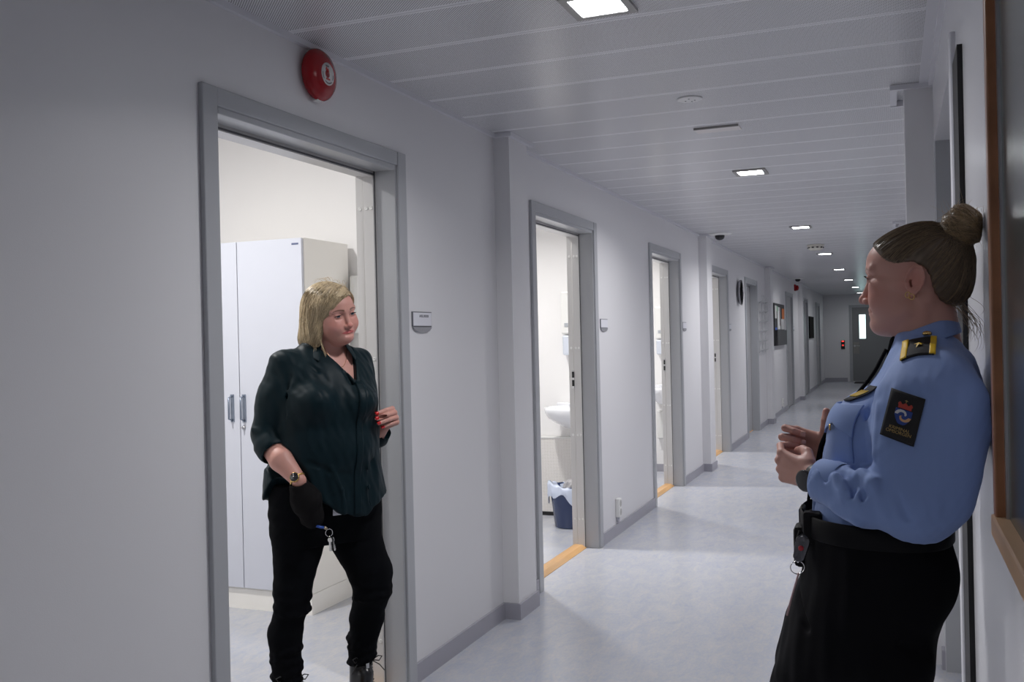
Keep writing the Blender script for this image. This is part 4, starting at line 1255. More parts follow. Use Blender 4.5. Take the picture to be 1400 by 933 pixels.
    # tie down the front
    tz = np.linspace(1.338, 1.03, 26); vs = []; q = []
    pf = shoot(ST, np.stack([np.full(26, .42), np.zeros(26), tz], 1), (-1, 0, 0), .004)
    for i in range(26):
        wd = .011+.024*min(1, (1.338-tz[i])/.20)
        for s in (-1, 0, 1): vs.append((pf[i, 0]+(.002 if s == 0 else 0), s*wd, tz[i]))
    q = [(i*3+j, i*3+j+1, (i+1)*3+j+1, (i+1)*3+j) for i in range(25) for j in (0, 1)]
    o = np_mesh('tie', place(np.array(vs)), np.array(q), M_blk, root); md = o.modifiers.new('t', 'SOLIDIFY'); md.thickness = .006; md.offset = -1
    kb = bmesh.new(); 
    vs = [(.172, -.016, 1.352), (.172, .016, 1.352), (.186, .009, 1.325), (.186, -.009, 1.325)]
    tf = Field((.14, -.03, 1.30), (.21, .03, 1.37), .0025); tf.u(capsule((.163, 0, 1.352), (.172, 0, 1.330), .015, .010, ((1, 0, 0), 1.3)), 0); kv, kq = tf.mesh(); kb.free()
    np_mesh('tie_knot', place(kv), kq, M_blk, root)
    # gold tie clip
    p = shoot(ST, [(.42, 0, 1.180)], (-1, 0, 0), .010)[0]
    bm = bmesh.new(); bbox(bm, -.003, .003, -.036, .036, -.004, .004, .001); me = bpy.data.meshes.new('c'); bmesh.ops.translate(bm, verts=bm.verts, vec=(W-p[0]-.001, Y0, 1.180)); bm.to_mesh(me); bm.free()
    o = bpy.data.objects.new('tie_clip', me); me.materials.append(M_brass); link(o, root)
    # chest pocket with flap and button
    pd = (-.80, -.60, 0); pu = V3((-.60, .80, 0)); pk = lambda t, z: tuple(V3((.255, .105, z))+V3((.80, .60, 0))*.12+pu*t)
    patch_obj('chest_pocket', ST, place, M_shirt, root, pk(-.5*.095, 1.088), tuple(pu*.095), (0, 0, .115), pd, .0025, .003, (14, 16))
    def flap(u, v): return v > .40-.80*np.abs(u-.5)
    patch_obj('pocket_flap', ST, place, M_shirt, root, pk(-.5*.105, 1.176), tuple(pu*.105), (0, 0, .060), pd, .0065, .0035, (64, 48), flap)
    p = shoot(ST, [pk(0, 1.192)], pd, .009)[0]
    w = place([p])[0]; bm = bmesh.new(); lathe(bm, [(.007, 0), (.006, .003), (0, .0035)], '-x', tuple(w), 16); o = OBJ('pocket_button', bm, M_brass, None, True); o.parent = root
    M_blackcloth = mat('black_badge_cloth', (.012, .012, .014), .8); M_yel = mat('yellow_braid', (.78, .50, .02), .5)
    patch_obj('name_tape', ST, place, M_blackcloth, shirt, (.42, .070, 1.242), (0, .042, 0), (0, 0, .028), (-1, 0, 0), .003, .0015, (12, 6))
    def bars(u, v): return (np.sin(u*44) > .1) & (v > .25) & (v < .75)
    patch_obj('name_tape_lettering', ST, place, M_yel, shirt, (.42, .073, 1.245), (0, .036, 0), (0, 0, .022), (-1, 0, 0), .0048, .0010, (70, 9), bars)
    # epaulette: black slide, two yellow edges, star, button
    dz = (0, 0, -1)
    for s in (1, -1):
        lab = 'shoulder_slide'
        ep = patch_obj(lab, S, place, M_blackcloth, root, (.092, s*.082, 1.45), (.056, 0, 0), (.006, s*.082, 0), dz, .0045, .003, (12, 14))
        for a, wd in ((.089, .011), (.139, .011)):
            patch_obj('yellow_edge', S, place, M_yel, ep, (a, s*.082, 1.45), (wd, 0, 0), (.006, s*.082, 0), dz, .0068, .0025, (5, 14))
        cx_, cy_ = .122, s*.124
        pts = []
        for k in range(10):
            r_ = .0095 if k % 2 == 0 else .0040; a = PI*k/5+PI/2; pts.append((cx_+r_*math.cos(a), cy_-s*1.5*r_*math.sin(a), 1.45))
        pv = shoot(S, pts+[(cx_, cy_, 1.45)], dz, .008); pv[:, 2] += 0; pv[-1, 2] += .002
        np_mesh('star', place(pv), np.array([(10, k, (k+1) % 10, (k+1) % 10) for k in range(10)])[:, :3], M_yel, ep, smooth=False)
        p = shoot(S, [(.106, s*.074, 1.45)], dz, .004)[0]; w = place([p])[0]
        bm = bmesh.new(); lathe(bm, [(.0085, 0), (.0085, .004), (.006, .007), (0, .008)], 'z', tuple(w), 20); o = OBJ('button', bm, M_brass, None, True); o.parent = root
    # sleeve patch
    c0 = V3((.1925, .34, 1.190)); du = V3((-.0555, 0, -.019)); dv = V3((-.0215, 0, .083))    # lower front corner, width, height
    dl = (0, -1, 0)
    sp = patch_obj('sleeve_patch', S, place, M_blackcloth, root, c0, du, dv, dl, .0028, .0016, (16, 20))
    sp['label'] = 'black sleeve patch with a blue crest'
    def sub(nm, fn, m, off, n=(60, 80)): patch_obj(nm, S, place, m, sp, c0, du, dv, dl, off, .0006, n, fn)
    M_pb = mat('crest_blue', (.015, .05, .26), .6); M_pr = mat('crest_red', (.42, .04, .025), .6); M_pw = mat('crest_white', (.60, .60, .62), .6); M_po = mat('crest_tan', (.62, .36, .18), .6); M_pg = mat('crest_gold', (.40, .27, .09), .6)
    sh = lambda u, v: (v > .34+.55*np.clip(np.abs(u-.5)-.02, 0, 1)**1.6*1.4) & (v < .66) & (np.abs(u-.5) < .245-.10*np.clip((.56-v)/.22, 0, 1)**2) & (v > .33+.0*u) & ((v-.33) > (np.abs(u-.5)/.25)**2.2*.20)
    sub('crest_shield', sh, M_pb, .0040)
    sub('crest_crown', lambda u, v: (v > .675) & (v < .775+.02*np.cos((u-.5)*40)) & (np.abs(u-.5) < .19+.25*(v-.675)), M_pr, .0042)
    sub('crest_cross', lambda u, v: ((np.abs(u-.5) < .014) & (v > .80) & (v < .865)) | ((np.abs(v-.84) < .009) & (np.abs(u-.5) < .035)), M_pg, .0042)
    def spir(ph):
        def fn(u, v):
            x, y = (u-.5)*.0586, (v-.53)*.0857; r = np.hypot(x, y); a = np.arctan2(y, x)
            t = (a-ph) % (2*PI)
            rc = .0034+.0030*t
            return (np.abs(r-rc) < .0016+.0004*t) & (t < 2.9) & sh(u, v)
        return fn
    sub('crest_white_wave', spir(-.2+PI*.12), M_pw, .0046, (90, 120)); sub('crest_tan_wave', spir(-.2+PI*1.12), M_po, .0046, (90, 120))
    def txt(v0, n, seed):
        rs = np.random.RandomState(seed); on = rs.uniform(size=400) > .35
        return lambda u, v: (np.abs(v-v0) < .016) & (np.abs(u-.5) < n) & on[np.clip((u*90).astype(int), 0, 399)]
    # two lines of gold lettering on the patch
    for s_, vv, sz in (('KRIMINAL', .245, .0082), ('OMSORGEN', .165, .0082)):
        pc_ = shoot(S, [c0+du*.5+dv*vv], dl, .0042)[0]; w = place([pc_])[0]
        o = TXT('patch_lettering', s_, (0, 0, 0), sz, M_pg, None, (0, 0, 0), .0002); o.parent = sp
        ang = math.atan2(-.019, .0555)
        g = gradient(S, np.array([pc_]))[0]
        nrm = Vector((-g[0], -g[1], g[2])); rt = Vector((.0555, 0, -.019)).normalized(); upv = nrm.cross(rt); upv.normalize(); rt = upv.cross(nrm)
        Mx = Matrix.Identity(4)
        for i in range(3): Mx[i][0] = rt[i]; Mx[i][1] = upv[i]; Mx[i][2] = nrm[i]; Mx[i][3] = w[i]+nrm[i]*.0014
        o.matrix_world = Mx

    # --- trousers
    Tt = Field((.03, -.23, .03), (.47, .24, 1.02), .005)
    Tt.u(loft([(.58, .22, .36, -.06, .05), (.66, .150, .412, -.140, .140), (.72, .112, .403, -.178, .178), (.78, .092, .386, -.185, .185), (.85, .062, .366, -.19, .19), (.90, .057, .353, -.186, .186), (.96, .066, .350, -.178, .178), (1.005, .072, .340, -.168, .168)], ex=2.3), 0)
    for (h1, kn, an) in (((.215, .092, .72), (.245, .10, .46), (.245, .105, .10)), ((.296, -.085, .72), (.385, -.10, .47), (.37, -.105, .10))):
        Tt.u(capsule(h1, kn, .108, .080), .03); Tt.u(capsule(kn, an, .070, .058), .02)
    wrinkle(Tt, 30, .003, (1, 1, .6), 2)
    creases(Tt, [([(.36, .08, .86), (.33, .14, .80)], .006), ([(.37, .03, .80), (.33, .14, .74)], .006), ([(.10, .12, .76), (.16, .17, .79)], .008)], 'cut')
    tv, tq = Tt.mesh(); tv = relax(tv, tq, 1)
    np_mesh('trousers', place(tv), tq, M_blk, root)
    # belt with buckle and pouch
    R_ = catmull([(.97, .062, .354, -.182, .182), (1.008, .066, .346, -.175, .175)], 2)
    vs = []; n = 72
    for zz, e in ((.966, .001), (.970, .004), (1.006, .004), (1.010, .001)):
        for k in range(n):
            a = 2*PI*k/n; ca, sa = math.cos(a), math.sin(a); cf, hf_ = .2075, .1425+e; hl = .178+e
            ex = 2/2.3
            vs.append((cf+hf_*np.sign(ca)*abs(ca)**ex, hl*np.sign(sa)*abs(sa)**ex, zz+.006*ca))
    q = [(j*n+k, j*n+(k+1) % n, (j+1)*n+(k+1) % n, (j+1)*n+k) for j in range(3) for k in range(n)]
    np_mesh('belt', place(np.array(vs)), np.array(q), M_leather, root)
    def lbox(nm, f0, f1, l0, l1, z0, z1, m, par, bev=.004):
        bm = bmesh.new(); bbox(bm, W-f1, W-f0, Y0-l1, Y0-l0, z0, z1, bev); o = OBJ(nm, bm, m, None); o.parent = par; return o
    lbox('belt_buckle', .346, .356, -.03, .03, .968, 1.014, M_leather, root)
    lbox('belt_pouch', .335, .364, .015, .072, .900, .985, M_leather, root, .010)
    lbox('belt_keeper', .304, .340, .088, .122, .960, 1.022, M_leather, root, .005)
    # shoes
    for s, (ax, ay) in ((1, (.245, .105)), (-1, (.37, -.105))):
        H_ = Field((ax-.10, ay-.07, 0), (ax+.24, ay+.07, .16), .004)
        H_.u(capsule((ax-.03, ay, .035), (ax+.15, ay, .03), .035, .03, ((0, 0, 1), 1.0)), .02); H_.u(capsule((ax, ay, .04), (ax, ay, .13), .038, .04), .02); H_.u(ellip((ax+.14, ay, .035), (.055, .042, .034)), .02)
        H_.op(loft([(.0, -.2, .3, -.2, .2), (.2, -.2, .3, -.2, .2)], o=(ax, ay, .002)), .002, 'i')
        v_, q_ = H_.mesh(); np_mesh('shoe', place(v_), q_, M_leather, root)

    # --- wrist watch on the left arm
    wc = lf.p((-.010, 0, 0)); dx = lf.d((1, 0, 0)); dn = -lf.d((0, 0, 1)); dy = lf.d((0, 1, 0))     # dn: away from the back of the hand
    vs = []; q = []
    for j, (t, r_) in enumerate(((-.010, .0), (-.009, .0022), (.009, .0022), (.010, 0))):
        for k in range(36):
            a = 2*PI*k/36; vs.append(wc+dx*t+(dy*math.cos(a)*(.0245+r_)+dn*math.sin(a)*(.0195+r_)))
    q = [(j*36+k, j*36+(k+1) % 36, (j+1)*36+(k+1) % 36, (j+1)*36+k) for j in range(3) for k in range(36)]
    wt = np_mesh('wrist_watch', place(np.array(vs)), np.array(q), mat('black_rubber', (.012, .012, .014), .5), root)
    prof = ((.0205, .0), (.0215, .003), (.0215, .0085), (.0195, .0105), (.0185, .0108), (0, .0108))
    vs = []; n = 36; c_ = wc+dn*.0195
    for r_, h_ in prof:
        for k in range(n):
            a = 2*PI*k/n; vs.append(c_+dn*h_+(dy*math.cos(a)+dx*math.sin(a))*max(r_, .0002))
    q = [(j*n+k, j*n+(k+1) % n, (j+1)*n+(k+1) % n, (j+1)*n+k) for j in range(len(prof)-1) for k in range(n)]
    np_mesh('watch_case', place(np.array(vs)), np.array(q), mat('watch_black', (.015, .015, .018), .12, coat=.5), wt)
    # ring on the ring finger
    rg = lf.p(V3((.093, -.011, .012))*.93); 
    bm = bmesh.new(); pts = []
    d1 = lf.d((math.cos(1.1), 0, math.sin(1.1))); e1 = lf.d((0, 1, 0)); e2 = np.cross(d1, e1)
    for k in range(24): pts.append(tuple(place([rg+d1*.010+(e1*math.cos(2*PI*k/24)+e2*math.sin(2*PI*k/24))*.0092])[0]))
    tube(bm, pts, .0011, 6, closed=True); o = OBJ('finger_ring', bm, M_chrome, None, True); o.parent = root
    nail_meshes(t2, place, mat('natural_nail', (.58, .33, .27), .25), root, which=(0, 1, 2, 3), size=.85)

    # --- earrings: two small gold hoops
    for dxx, zz in ((.000, -.030), (.0065, -.0265)):
        c_ = V3((-.003+dxx, .0745, zz)); pts = [tuple(place([hf.p(c_+V3((math.cos(2*PI*k/20)*.0052, .002*math.sin(2*PI*k/20), math.sin(2*PI*k/20)*.0056)))])[0]) for k in range(20)]
        bm = bmesh.new(); tube(bm, pts, .0010, 6, closed=True); o = OBJ('earring', bm, M_brass, None, True); o.parent = root

    # --- hair drawn back into a high bun
    K = Field((-.15, -.10, -.09), (.12, .10, .175), .0021)
    K.u(ellip((-.006, 0, .042), (.0925, .0775, .0785)), 0); K.u(ellip((.044, 0, .044), (.0640, .0628, .0560)), .02); K.u(ellip((-.050, 0, .0), (.044, .062, .055)), .02)
    px = (.099, .074, .059, .052, .046, .040, .034, .027, .018, -.004, -.026, -.034, -.037, -.046, -.060, -.16, -.16, .101)
    pz = (.084, .066, .052, .047, .043, .040, .038, .037, .036, .038, .026, .008, -.020, -.042, -.052, -.052, .20, .20)
    def pfn(P): return poly2d(px, pz, P[0], P[2])+0*P[1]
    K.op((pfn, V3((-.2, -.2, -.2)), V3((.2, .2, .2))), .010, 'i')
    bc = V3((-.078, 0, .100))
    axis = bc/np.linalg.norm(bc); a1 = np.cross(axis, (0, 1, 0)); a1 /= np.linalg.norm(a1); a2 = np.cross(axis, a1)
    def groove(P):
        X, Y, Z = P; u_ = X*a1[0]+Y*a1[1]+Z*a1[2]; w_ = X*a2[0]+Y*a2[1]+Z*a2[2]; ph = np.arctan2(w_, u_)
        return (.0005*np.sin(ph*34+1.5*np.sin(ph*5))+.0003*np.sin(ph*83+2*np.sin(ph*7)))*np.clip((.07-X)/.05, 0, 1)
    K.warp(groove)
    # the bun: a wound ball
    bn_c = V3((-.078, 0, .104)); bn_r = V3((.036, .043, .042))
    K.u(ellip(bn_c, bn_r), .004)
    def coil(P):
        X, Y, Z = P[0]-bn_c[0], P[1]-bn_c[1], P[2]-bn_c[2]
        near = np.clip(((X/.052)**2+(Y/.06)**2+(Z/.058)**2), 0, 1)
        u_ = X*a1[0]+Y*a1[1]+Z*a1[2]; w_ = X*a2[0]+Y*a2[1]+Z*a2[2]; t_ = X*axis[0]+Y*axis[1]+Z*axis[2]
        ph = np.arctan2(w_, u_); rr = np.sqrt(u_*u_+w_*w_)
        return (.0022*np.sin(ph*2+t_*210+rr*120)+.0010*np.sin(ph*5-t_*420+rr*150))*(near < 1)
    K.warp(coil)
    kv, kq = K.mesh(); kv = relax(kv, kq, 1)
    n = len(kv); ph = np.arctan2((kv-0) @ a2, kv @ a1); st = .5+.5*np.sin(ph*61+3*np.sin(ph*9)); st2 = .5+.5*vnoise(kv, 90, 3)
    isb = (np.linalg.norm((kv-bn_c)/bn_r, axis=1) < 1.12)*1.0
    dk, lt, bn = np.array((.060, .042, .028)), np.array((.23, .165, .10)), np.array((.34, .235, .125))
    mx = np.clip(.15+.45*st*st2, 0, 1)[:, None]; kc = dk*(1-mx)+lt*mx
    mb = (isb*np.clip(.35+.5*st2, 0, 1))[:, None]; kc = kc*(1-mb)+bn*mb
    M_hair = tint_mat('hair', .42, spec=.45)
    hair = np_mesh('hair', place(hf.p(kv)), kq, M_hair, root, kc)
    hair['label'] = 'dark blonde hair tied in a high bun'
    # strands from the hairline to the bun
    P = []; C = []; rs = np.random.RandomState(4)
    hx = np.array([.097, .073, .060, .050, .044, .040, -.02, -.034, -.040, -.055, -.07]); hz = np.array([.085, .067, .052, .041, .033, .025, .034, .006, -.024, -.046, -.050])
    for k in range(950):
        u = rs.uniform(0, 10); i = int(u); t = u-i
        if i == 5: continue
        s = 1 if rs.uniform() < .6 else -1
        x, z = hx[i]*(1-t)+hx[i+1]*t, hz[i]*(1-t)+hz[i+1]*t
        frac = rs.uniform(0, .97) if i < 2 else 1
        y = s*.062*(frac if i < 2 else 1)
        if i >= 8: y = s*rs.uniform(.0, .05)
        p0 = V3((x+.004*rs.normal(), y, z+.003*rs.normal())); st0 = rs.uniform(0, .35)
        tt = np.linspace(st0, 1, 12)[:, None]; p1 = bc*.86+rs.normal(size=3)*.006
        path = p0*(1-tt)+p1*tt
        path += (path-V3((0, 0, .03)))*np.sin(PI*tt)*.5
        P.append(path); C.append(dk*(1-(m_ := rs.uniform(0, .9)))+lt*1.35*m_)
    for k in range(420):      # hairs wound round the bun
        ax_ = axis+rs.normal(size=3)*.55; ax_ /= np.linalg.norm(ax_); e1 = np.cross(ax_, (0.1, 1, 0)); e1 /= np.linalg.norm(e1); e2 = np.cross(ax_, e1)
        a0 = rs.uniform(0, 2*PI); L_ = rs.uniform(1.0, 2.6); tl_ = rs.uniform(-.7, .7); t = np.linspace(0, 1, 12); ang = a0+L_*t
        rr = math.sqrt(max(.15, 1-tl_**2)); d = np.outer(np.cos(ang), e1)*rr+np.outer(np.sin(ang), e2)*rr+ax_*(tl_+.25*t[:, None]-.1)
        P.append(bn_c+d*bn_r); C.append((dk*1.5*(1-(m_ := rs.uniform(.1, 1)))+bn*1.35*m_))
    P = np.array(P); sh_ = P.shape; P = lay(K, P, rs.uniform(.0003, .0016, len(P)), 6, 2)
    P = place(hf.p(P.reshape(-1, 3))).reshape(sh_)
    strands('hair_strands', P, .00045, C, M_hair, hair)
    lp = []
    for sd in (1, -1):
        for k in range(22):
            u_ = k/21; p0 = V3((.0978-.008*u_**2, sd*(.020+.025*u_), .0150-.0035*u_**2)); t = np.linspace(0, 1, 5)[:, None]
            lp.append(p0+V3((.0065, sd*.005*u_, .0))*t+V3((0, 0, .0035))*t*t)
    lp = np.array(lp); sl_ = lp.shape; strands('eyelashes', place(hf.p(lp.reshape(-1, 3))).reshape(sl_), .00035, np.tile((.012, .008, .006), (len(lp), 1)), M_hair, root)
    # loose wisps at the nape and round the bun
    P = []; C = []
    for k in range(34):
        p0 = V3((-.062-.012*rs.uniform(), rs.uniform(-.03, .045), -.045+.01*rs.normal())); L_ = rs.uniform(.05, .095); bow = rs.uniform(.012, .038)
        t = np.linspace(0, 1, 12)
        P.append(np.stack([p0[0]-bow*np.sin(t*PI*.75)-.012*t*rs.uniform(.2, 1), p0[1]+.014*t*rs.normal(), p0[2]-L_*t+.012*t*t], 1)); C.append(lt*rs.uniform(.7, 1.2))
    for k in range(60):
        d = rs.normal(size=3); d /= np.linalg.norm(d); d = d*.6+axis*.4*rs.uniform(0, 1)+V3((.35, 0, .05))*rs.uniform(0, 1)
        p0 = bc+V3((0, 0, .006))+d/np.linalg.norm(d)*.036; e = rs.normal(size=3)*.016; t = np.linspace(0, 1, 12)[:, None]
        P.append(p0+d*.020*t+e*t*t); C.append(bn*rs.uniform(.7, 1.2))
    P = np.array(P); sh_ = P.shape; P = place(hf.p(P.reshape(-1, 3))).reshape(sh_)
    P[..., 0] = np.minimum(P[..., 0], W-.002)
    strands('loose_hair', P, .00045, C, M_hair, hair)

    # --- keys and tag hanging from the belt
    kr = empty('keyring', tuple(place([(.335, .10, .93)])[0]))
    tag(kr, 'keyring with a red-dotted metal tag hanging from the officer\'s belt', 'keyring')
    def L2(p): return tuple(place([p])[0])
    bm = bmesh.new(); tube(bm, [L2((.346, .118, .985)), L2((.352, .119, .965)), L2((.348, .118, .955))], .003, 6)
    OBJ('strap', bm, M_leather, kr)
    Q = Field((.31, .105, .90), (.375, .135, .98), .0015); Q.u(capsule((.340, .120, .965), (.348, .120, .935), .0145, .012, ((0, 1, 0), 3.2)), 0); v_, q_ = Q.mesh()
    o = np_mesh('metal_tag', place(v_)-np.array(kr.location), q_, mat('dark_steel', (.12, .12, .13), .2, metal=.9), kr)
    c_ = L2((.344, .1255, .952)); bm = bmesh.new(); lathe(bm, [(.0055, .003), (.005, 0), (0, 0)], 'y', (c_[0], c_[1]-.001, c_[2]), 16); OBJ('red_dot', bm, mat('tag_red', (.45, .03, .04), .4), kr)
    bm = bmesh.new(); cc = (.352, .118, .912); tube(bm, [L2((cc[0]+.013*math.cos(2*PI*k/28), cc[1]+.005*math.cos(2*PI*k/28), cc[2]+.013*math.sin(2*PI*k/28))) for k in range(28)], .0011, 6, closed=True); OBJ('split_ring', bm, M_chrome, kr)
    bm = bmesh.new(); tube(bm, [L2((.350, .118, .901)), L2((.356, .119, .880)), L2((.365, .119, .850)), L2((.374, .119, .815))], .0022, 6); OBJ('cord', bm, mat('pale_cord', (.45, .30, .30), .6), kr)
    bm = bmesh.new(); tube(bm, [L2((.349, .119, .930)), L2((.350, .119, .922))], .003, 6); OBJ('swivel', bm, M_chrome, kr)
build_officer()
# ================================================================== THE BLONDE WOMAN (leans with her left side against the door jamb)
def build_woman():
    O0 = V3((-.095, 2.948, 0)); FW = V3((.8417, -.5400, 0)); LF = V3((.5400, .8417, 0)); UP = V3((0, 0, 1))
    R0 = np.array([FW, LF, UP])
    place = lambda v: np.asarray(v) @ R0+O0
    SK = (.55, .285, .235)
    M_skin = tint_mat('skin', .48, sss=.12, spec=.4)
    M_bl = mat('teal_black_satin', (.0028, .0120, .0165), .5, spec=.14, bump=(500, .05, (1, 1, 1)))
    M_tr = mat('black_jeans', (.0028, .0032, .0045), .95, spec=.08)
    M_boot = mat('boot_leather', (.008, .008, .010), .3, spec=.5)
    hf = yawed((.018, .018, 1.470), 13, -3, -10)
    S_ = 1.0
    hF = head_field({'w': 1.06, 'fat': .009, 'neck': ((-.010, 0, -.04), (-.042, -.012, -.17), .054, .060), 'open': .72, 'fold': 0, 'mouth': -.0042, 'nose': -.001, 'tip': .0014, 'mw': 1.2}, .0019)
    hF.cut(capsule((.092, .006, .052), (.092, .006, .040), .0010), .003); hF.cut(capsule((.094, -.006, .050), (.094, -.007, .040), .0010), .003)
    hv, hq = hF.mesh(); hv = relax(hv, hq, 1); hv0 = hv.copy()
    squash = lambda z: np.where(z < 0, np.maximum(z, -.10)*.85+np.minimum(z+.10, 0), z)

    hc = skin_tint(hv, SK, (.46, .085, .09), (.56, .15, .13), brow=((.12, .055, .035), .0036, .95), mw=1.2, lash=1.0, mdrop=-.0042); hv[:, 2] = squash(hv[:, 2])
    parts = [(hf.p(hv), hq, hc)]
    # --- left hand raised in front of the jamb
    G = Field((-.06, .10, .98), (.16, .32, 1.18), .0018)
    X = V3((.90, -.08, .34)); X /= np.linalg.norm(X); Y = V3((0, -.28, 1)); Y -= X*(Y@X); Y /= np.linalg.norm(Y); Z = np.cross(X, Y); Z = Z if Z[1] < 0 else -Z; Y = Y*.88
    lh = Frame((.046, .222, 1.080), X, Y, Z)
    tl = hand_field(G, lh, {'index': (62, 16, 6), 'middle': (64, 14, 6), 'ring': (67, 14, 6), 'little': (72, 14, 6)},
                    ((.016, .020, .016), (.036, .036, .040), (.046, .040, .066), (.052, .040, .092)), 1.04, -.2)
    G.u(capsule(lh.p((-.012, 0, 0)), (-.035, .218, 1.02), .024, .032), .012)
    gv, gq = G.mesh(); gc = np.tile(np.array(SK, f32), (len(gv), 1))
    parts.append((gv, gq, gc))
    # --- right forearm going into the pocket
    A = Field((-.08, -.29, .72), (.24, -.03, 1.10), .0028)
    A.u(capsule((-.005, -.212, 1.035), (.080, -.200, .982), .039, .040), .01); A.u(capsule((.080, -.200, .982), (.150, -.168, .915), .040, .0255), .012)
    X = V3((-.03, .22, -.96)); X /= np.linalg.norm(X); Y = V3((.95, -.2, .1)); Y -= X*(Y@X); Y /= np.linalg.norm(Y); Z = np.cross(X, Y); Z = Z if Z[1] > 0 else -Z
    rh = Frame((.142, -.158, .900), X, Y, Z)
    hand_field(A, rh, {k: (30, 50, 30) for k in FING}, ((.018, .022, .012), (.042, .036, .026), (.062, .036, .036), (.074, .028, .040)), .72)
    av, aq = A.mesh(); parts.append((av, aq, SK))
    # --- the body under the clothes
    B = Field((-.16, -.26, 0), (.22, .30, 1.42), .0065)
    B.u(loft([(.70, -.09, .09, -.15, .15), (.80, -.09, .10, -.155, .155), (.92, -.09, .115, -.155, .155), (1.05, -.095, .140, -.165, .155), (1.18, -.09, .140, -.165, .165), (1.25, -.085, .108, -.160, .170), (1.31, -.07, .070, -.140, .150), (1.35, -.05, .045, -.09, .11), (1.39, -.035, .035, -.045, .065)]), .02)
    B.u(capsule((-.02, .008, 1.33), (0, .014, 1.40), .062, .055), .03)
    legs = (((0, -.115, .70), (.03, -.150, .48), (0, -.166, .07)), ((0, .10, .70), (.075, .135, .50), (-.02, .130, .07)))
    for a_, b_, c_ in legs: B.u(capsule(a_, b_, .070, .036), .02); B.u(capsule(V3(b_)-V3((.02, 0, 0)), V3(c_)-V3((.015, 0, 0)), .034, .026), .01)
    B.u(capsule((-.01, -.150, 1.28), (-.02, -.200, 1.05), .032, .032), .01); B.u(capsule((-.03, .150, 1.28), (-.05, .195, 1.02), .032, .030), .01); B.u(capsule((-.05, .20, 1.02), (-.02, .225, 1.04), .035, .03), .01)
    bv, bq = B.mesh(); bv = relax(bv, bq, 1); parts.append((bv, bq, SK))
    v, q, c = merge(parts)
    root = np_mesh('person', place(v), q, M_skin, None, c)
    tag(root, 'blonde person in dark teal blouse leaning in the doorway, one hand in a pocket', 'person')
    eyes('eyeball', hf, place, root, (.05, .085, .12), (-6, 2))
    nail_meshes(tl, place, mat('red_nail_polish', (.52, .008, .012), .12, coat=.6), root, size=1.05)
    M_ring = M_chrome
    # ring and bracelet watch on the left hand
    def hoop(nm, c0, e1, e2, r1, r2, th, m, par=root, n=28):
        bm = bmesh.new(); tube(bm, [tuple(place([c0+e1*math.cos(2*PI*k/n)*r1+e2*math.sin(2*PI*k/n)*r2])[0]) for k in range(n)], th, 6, closed=True)
        o = OBJ(nm, bm, m, None, True); o.parent = par; return o
    a_ = math.radians(74); dx_ = lh.d((math.cos(a_), 0, math.sin(a_))); p_ = lh.p(V3((.087, -.011, 0))*.98)+dx_*.017
    e2_ = lh.d((0, 1, 0)); e1_ = np.cross(dx_, e2_); hoop('finger_ring', p_, e1_, e2_, .0092, .0092, .0013, M_ring); hoop('finger_ring', p_+dx_*.0028, e1_, e2_, .0092, .0092, .0010, M_brass)
    xw = lh.d((1, 0, 0)); yw = lh.d((0, 1, 0)); zw = lh.d((0, 0, 1)); wc = lh.p((-.014, 0, 0))
    hoop('bracelet', wc, yw, zw, .0265, .0215, .0022, M_ring); hoop('bracelet', wc-xw*.006, yw, zw, .027, .022, .0016, M_ring)
    bm = bmesh.new(); c_ = place([wc-zw*.022-yw*.012])[0]; lathe(bm, [(.0105, -.003), (.012, 0), (.0105, .003), (0, .003)], 'y', (0, 0, 0), 20)
    rot = Vector((0, 1, 0)).rotation_difference(Vector(place([-zw*1.0])[0]-O0)).to_matrix(); bmesh.ops.rotate(bm, verts=bm.verts, matrix=rot); bmesh.ops.translate(bm, verts=bm.verts, vec=tuple(c_)); o = OBJ('silver_watch', bm, M_ring, None, True); o.parent = root
    # watch with a gold case on the right wrist
    ax = V3((.150, -.168, .915))-V3((.080, -.200, .982)); ax /= np.linalg.norm(ax); wv = V3((.146, -.170, .919)); cam_d = V3((1.9, -2.95, 0)) @ R0.T; cam_d /= np.linalg.norm(cam_d)
    od = cam_d-ax*(cam_d@ax); od /= np.linalg.norm(od); sd = np.cross(ax, od)
    hoop('gold_bracelet', wv, od, sd, .0278, .0278, .0035, M_brass)
    bm = bmesh.new(); lathe(bm, [(.0150, -.002), (.0170, .001), (.0170, .006), (.0150, .008)], 'y', (0, 0, 0), 28)
    rot = Vector((0, 1, 0)).rotation_difference(Vector(od @ R0)).to_matrix(); bmesh.ops.rotate(bm, verts=bm.verts, matrix=rot); bmesh.ops.translate(bm, verts=bm.verts, vec=tuple(place([wv+od*.0265])[0])); o = OBJ('watch_case', bm, M_brass, None, True); o.parent = root
    bm = bmesh.new(); lathe(bm, [(.0150, .0085), (0, .0087)], 'y', (0, 0, 0), 28)
    bmesh.ops.rotate(bm, verts=bm.verts, matrix=rot); bmesh.ops.translate(bm, verts=bm.verts, vec=tuple(place([wv+od*.0265])[0])); o2 = OBJ('watch_dial', bm, mat('watch_black', (.015, .015, .018), .12, coat=.5), None, True); o2.parent = o

    # --- blouse
    S = Field((-.16, -.285, .72), (.20, .285, 1.405), .0036)
    S.u(loft([(.70, -.135, .165, -.226, .232), (.80, -.138, .170, -.234, .222), (.87, -.135, .168, -.232, .202), (.93, -.130, .165, -.226, .194), (.99, -.125, .162, -.212, .190), (1.06, -.118, .162, -.197, .186),
              (1.13, -.112, .160, -.190, .184), (1.20, -.108, .148, -.186, .186), (1.26, -.10, .122, -.178, .184), (1.30, -.088, .096, -.168, .174), (1.335, -.070, .066, -.140, .148), (1.365, -.052, .046, -.095, .108), (1.395, -.040, .036, -.052, .072)], ex=2.25), 0)
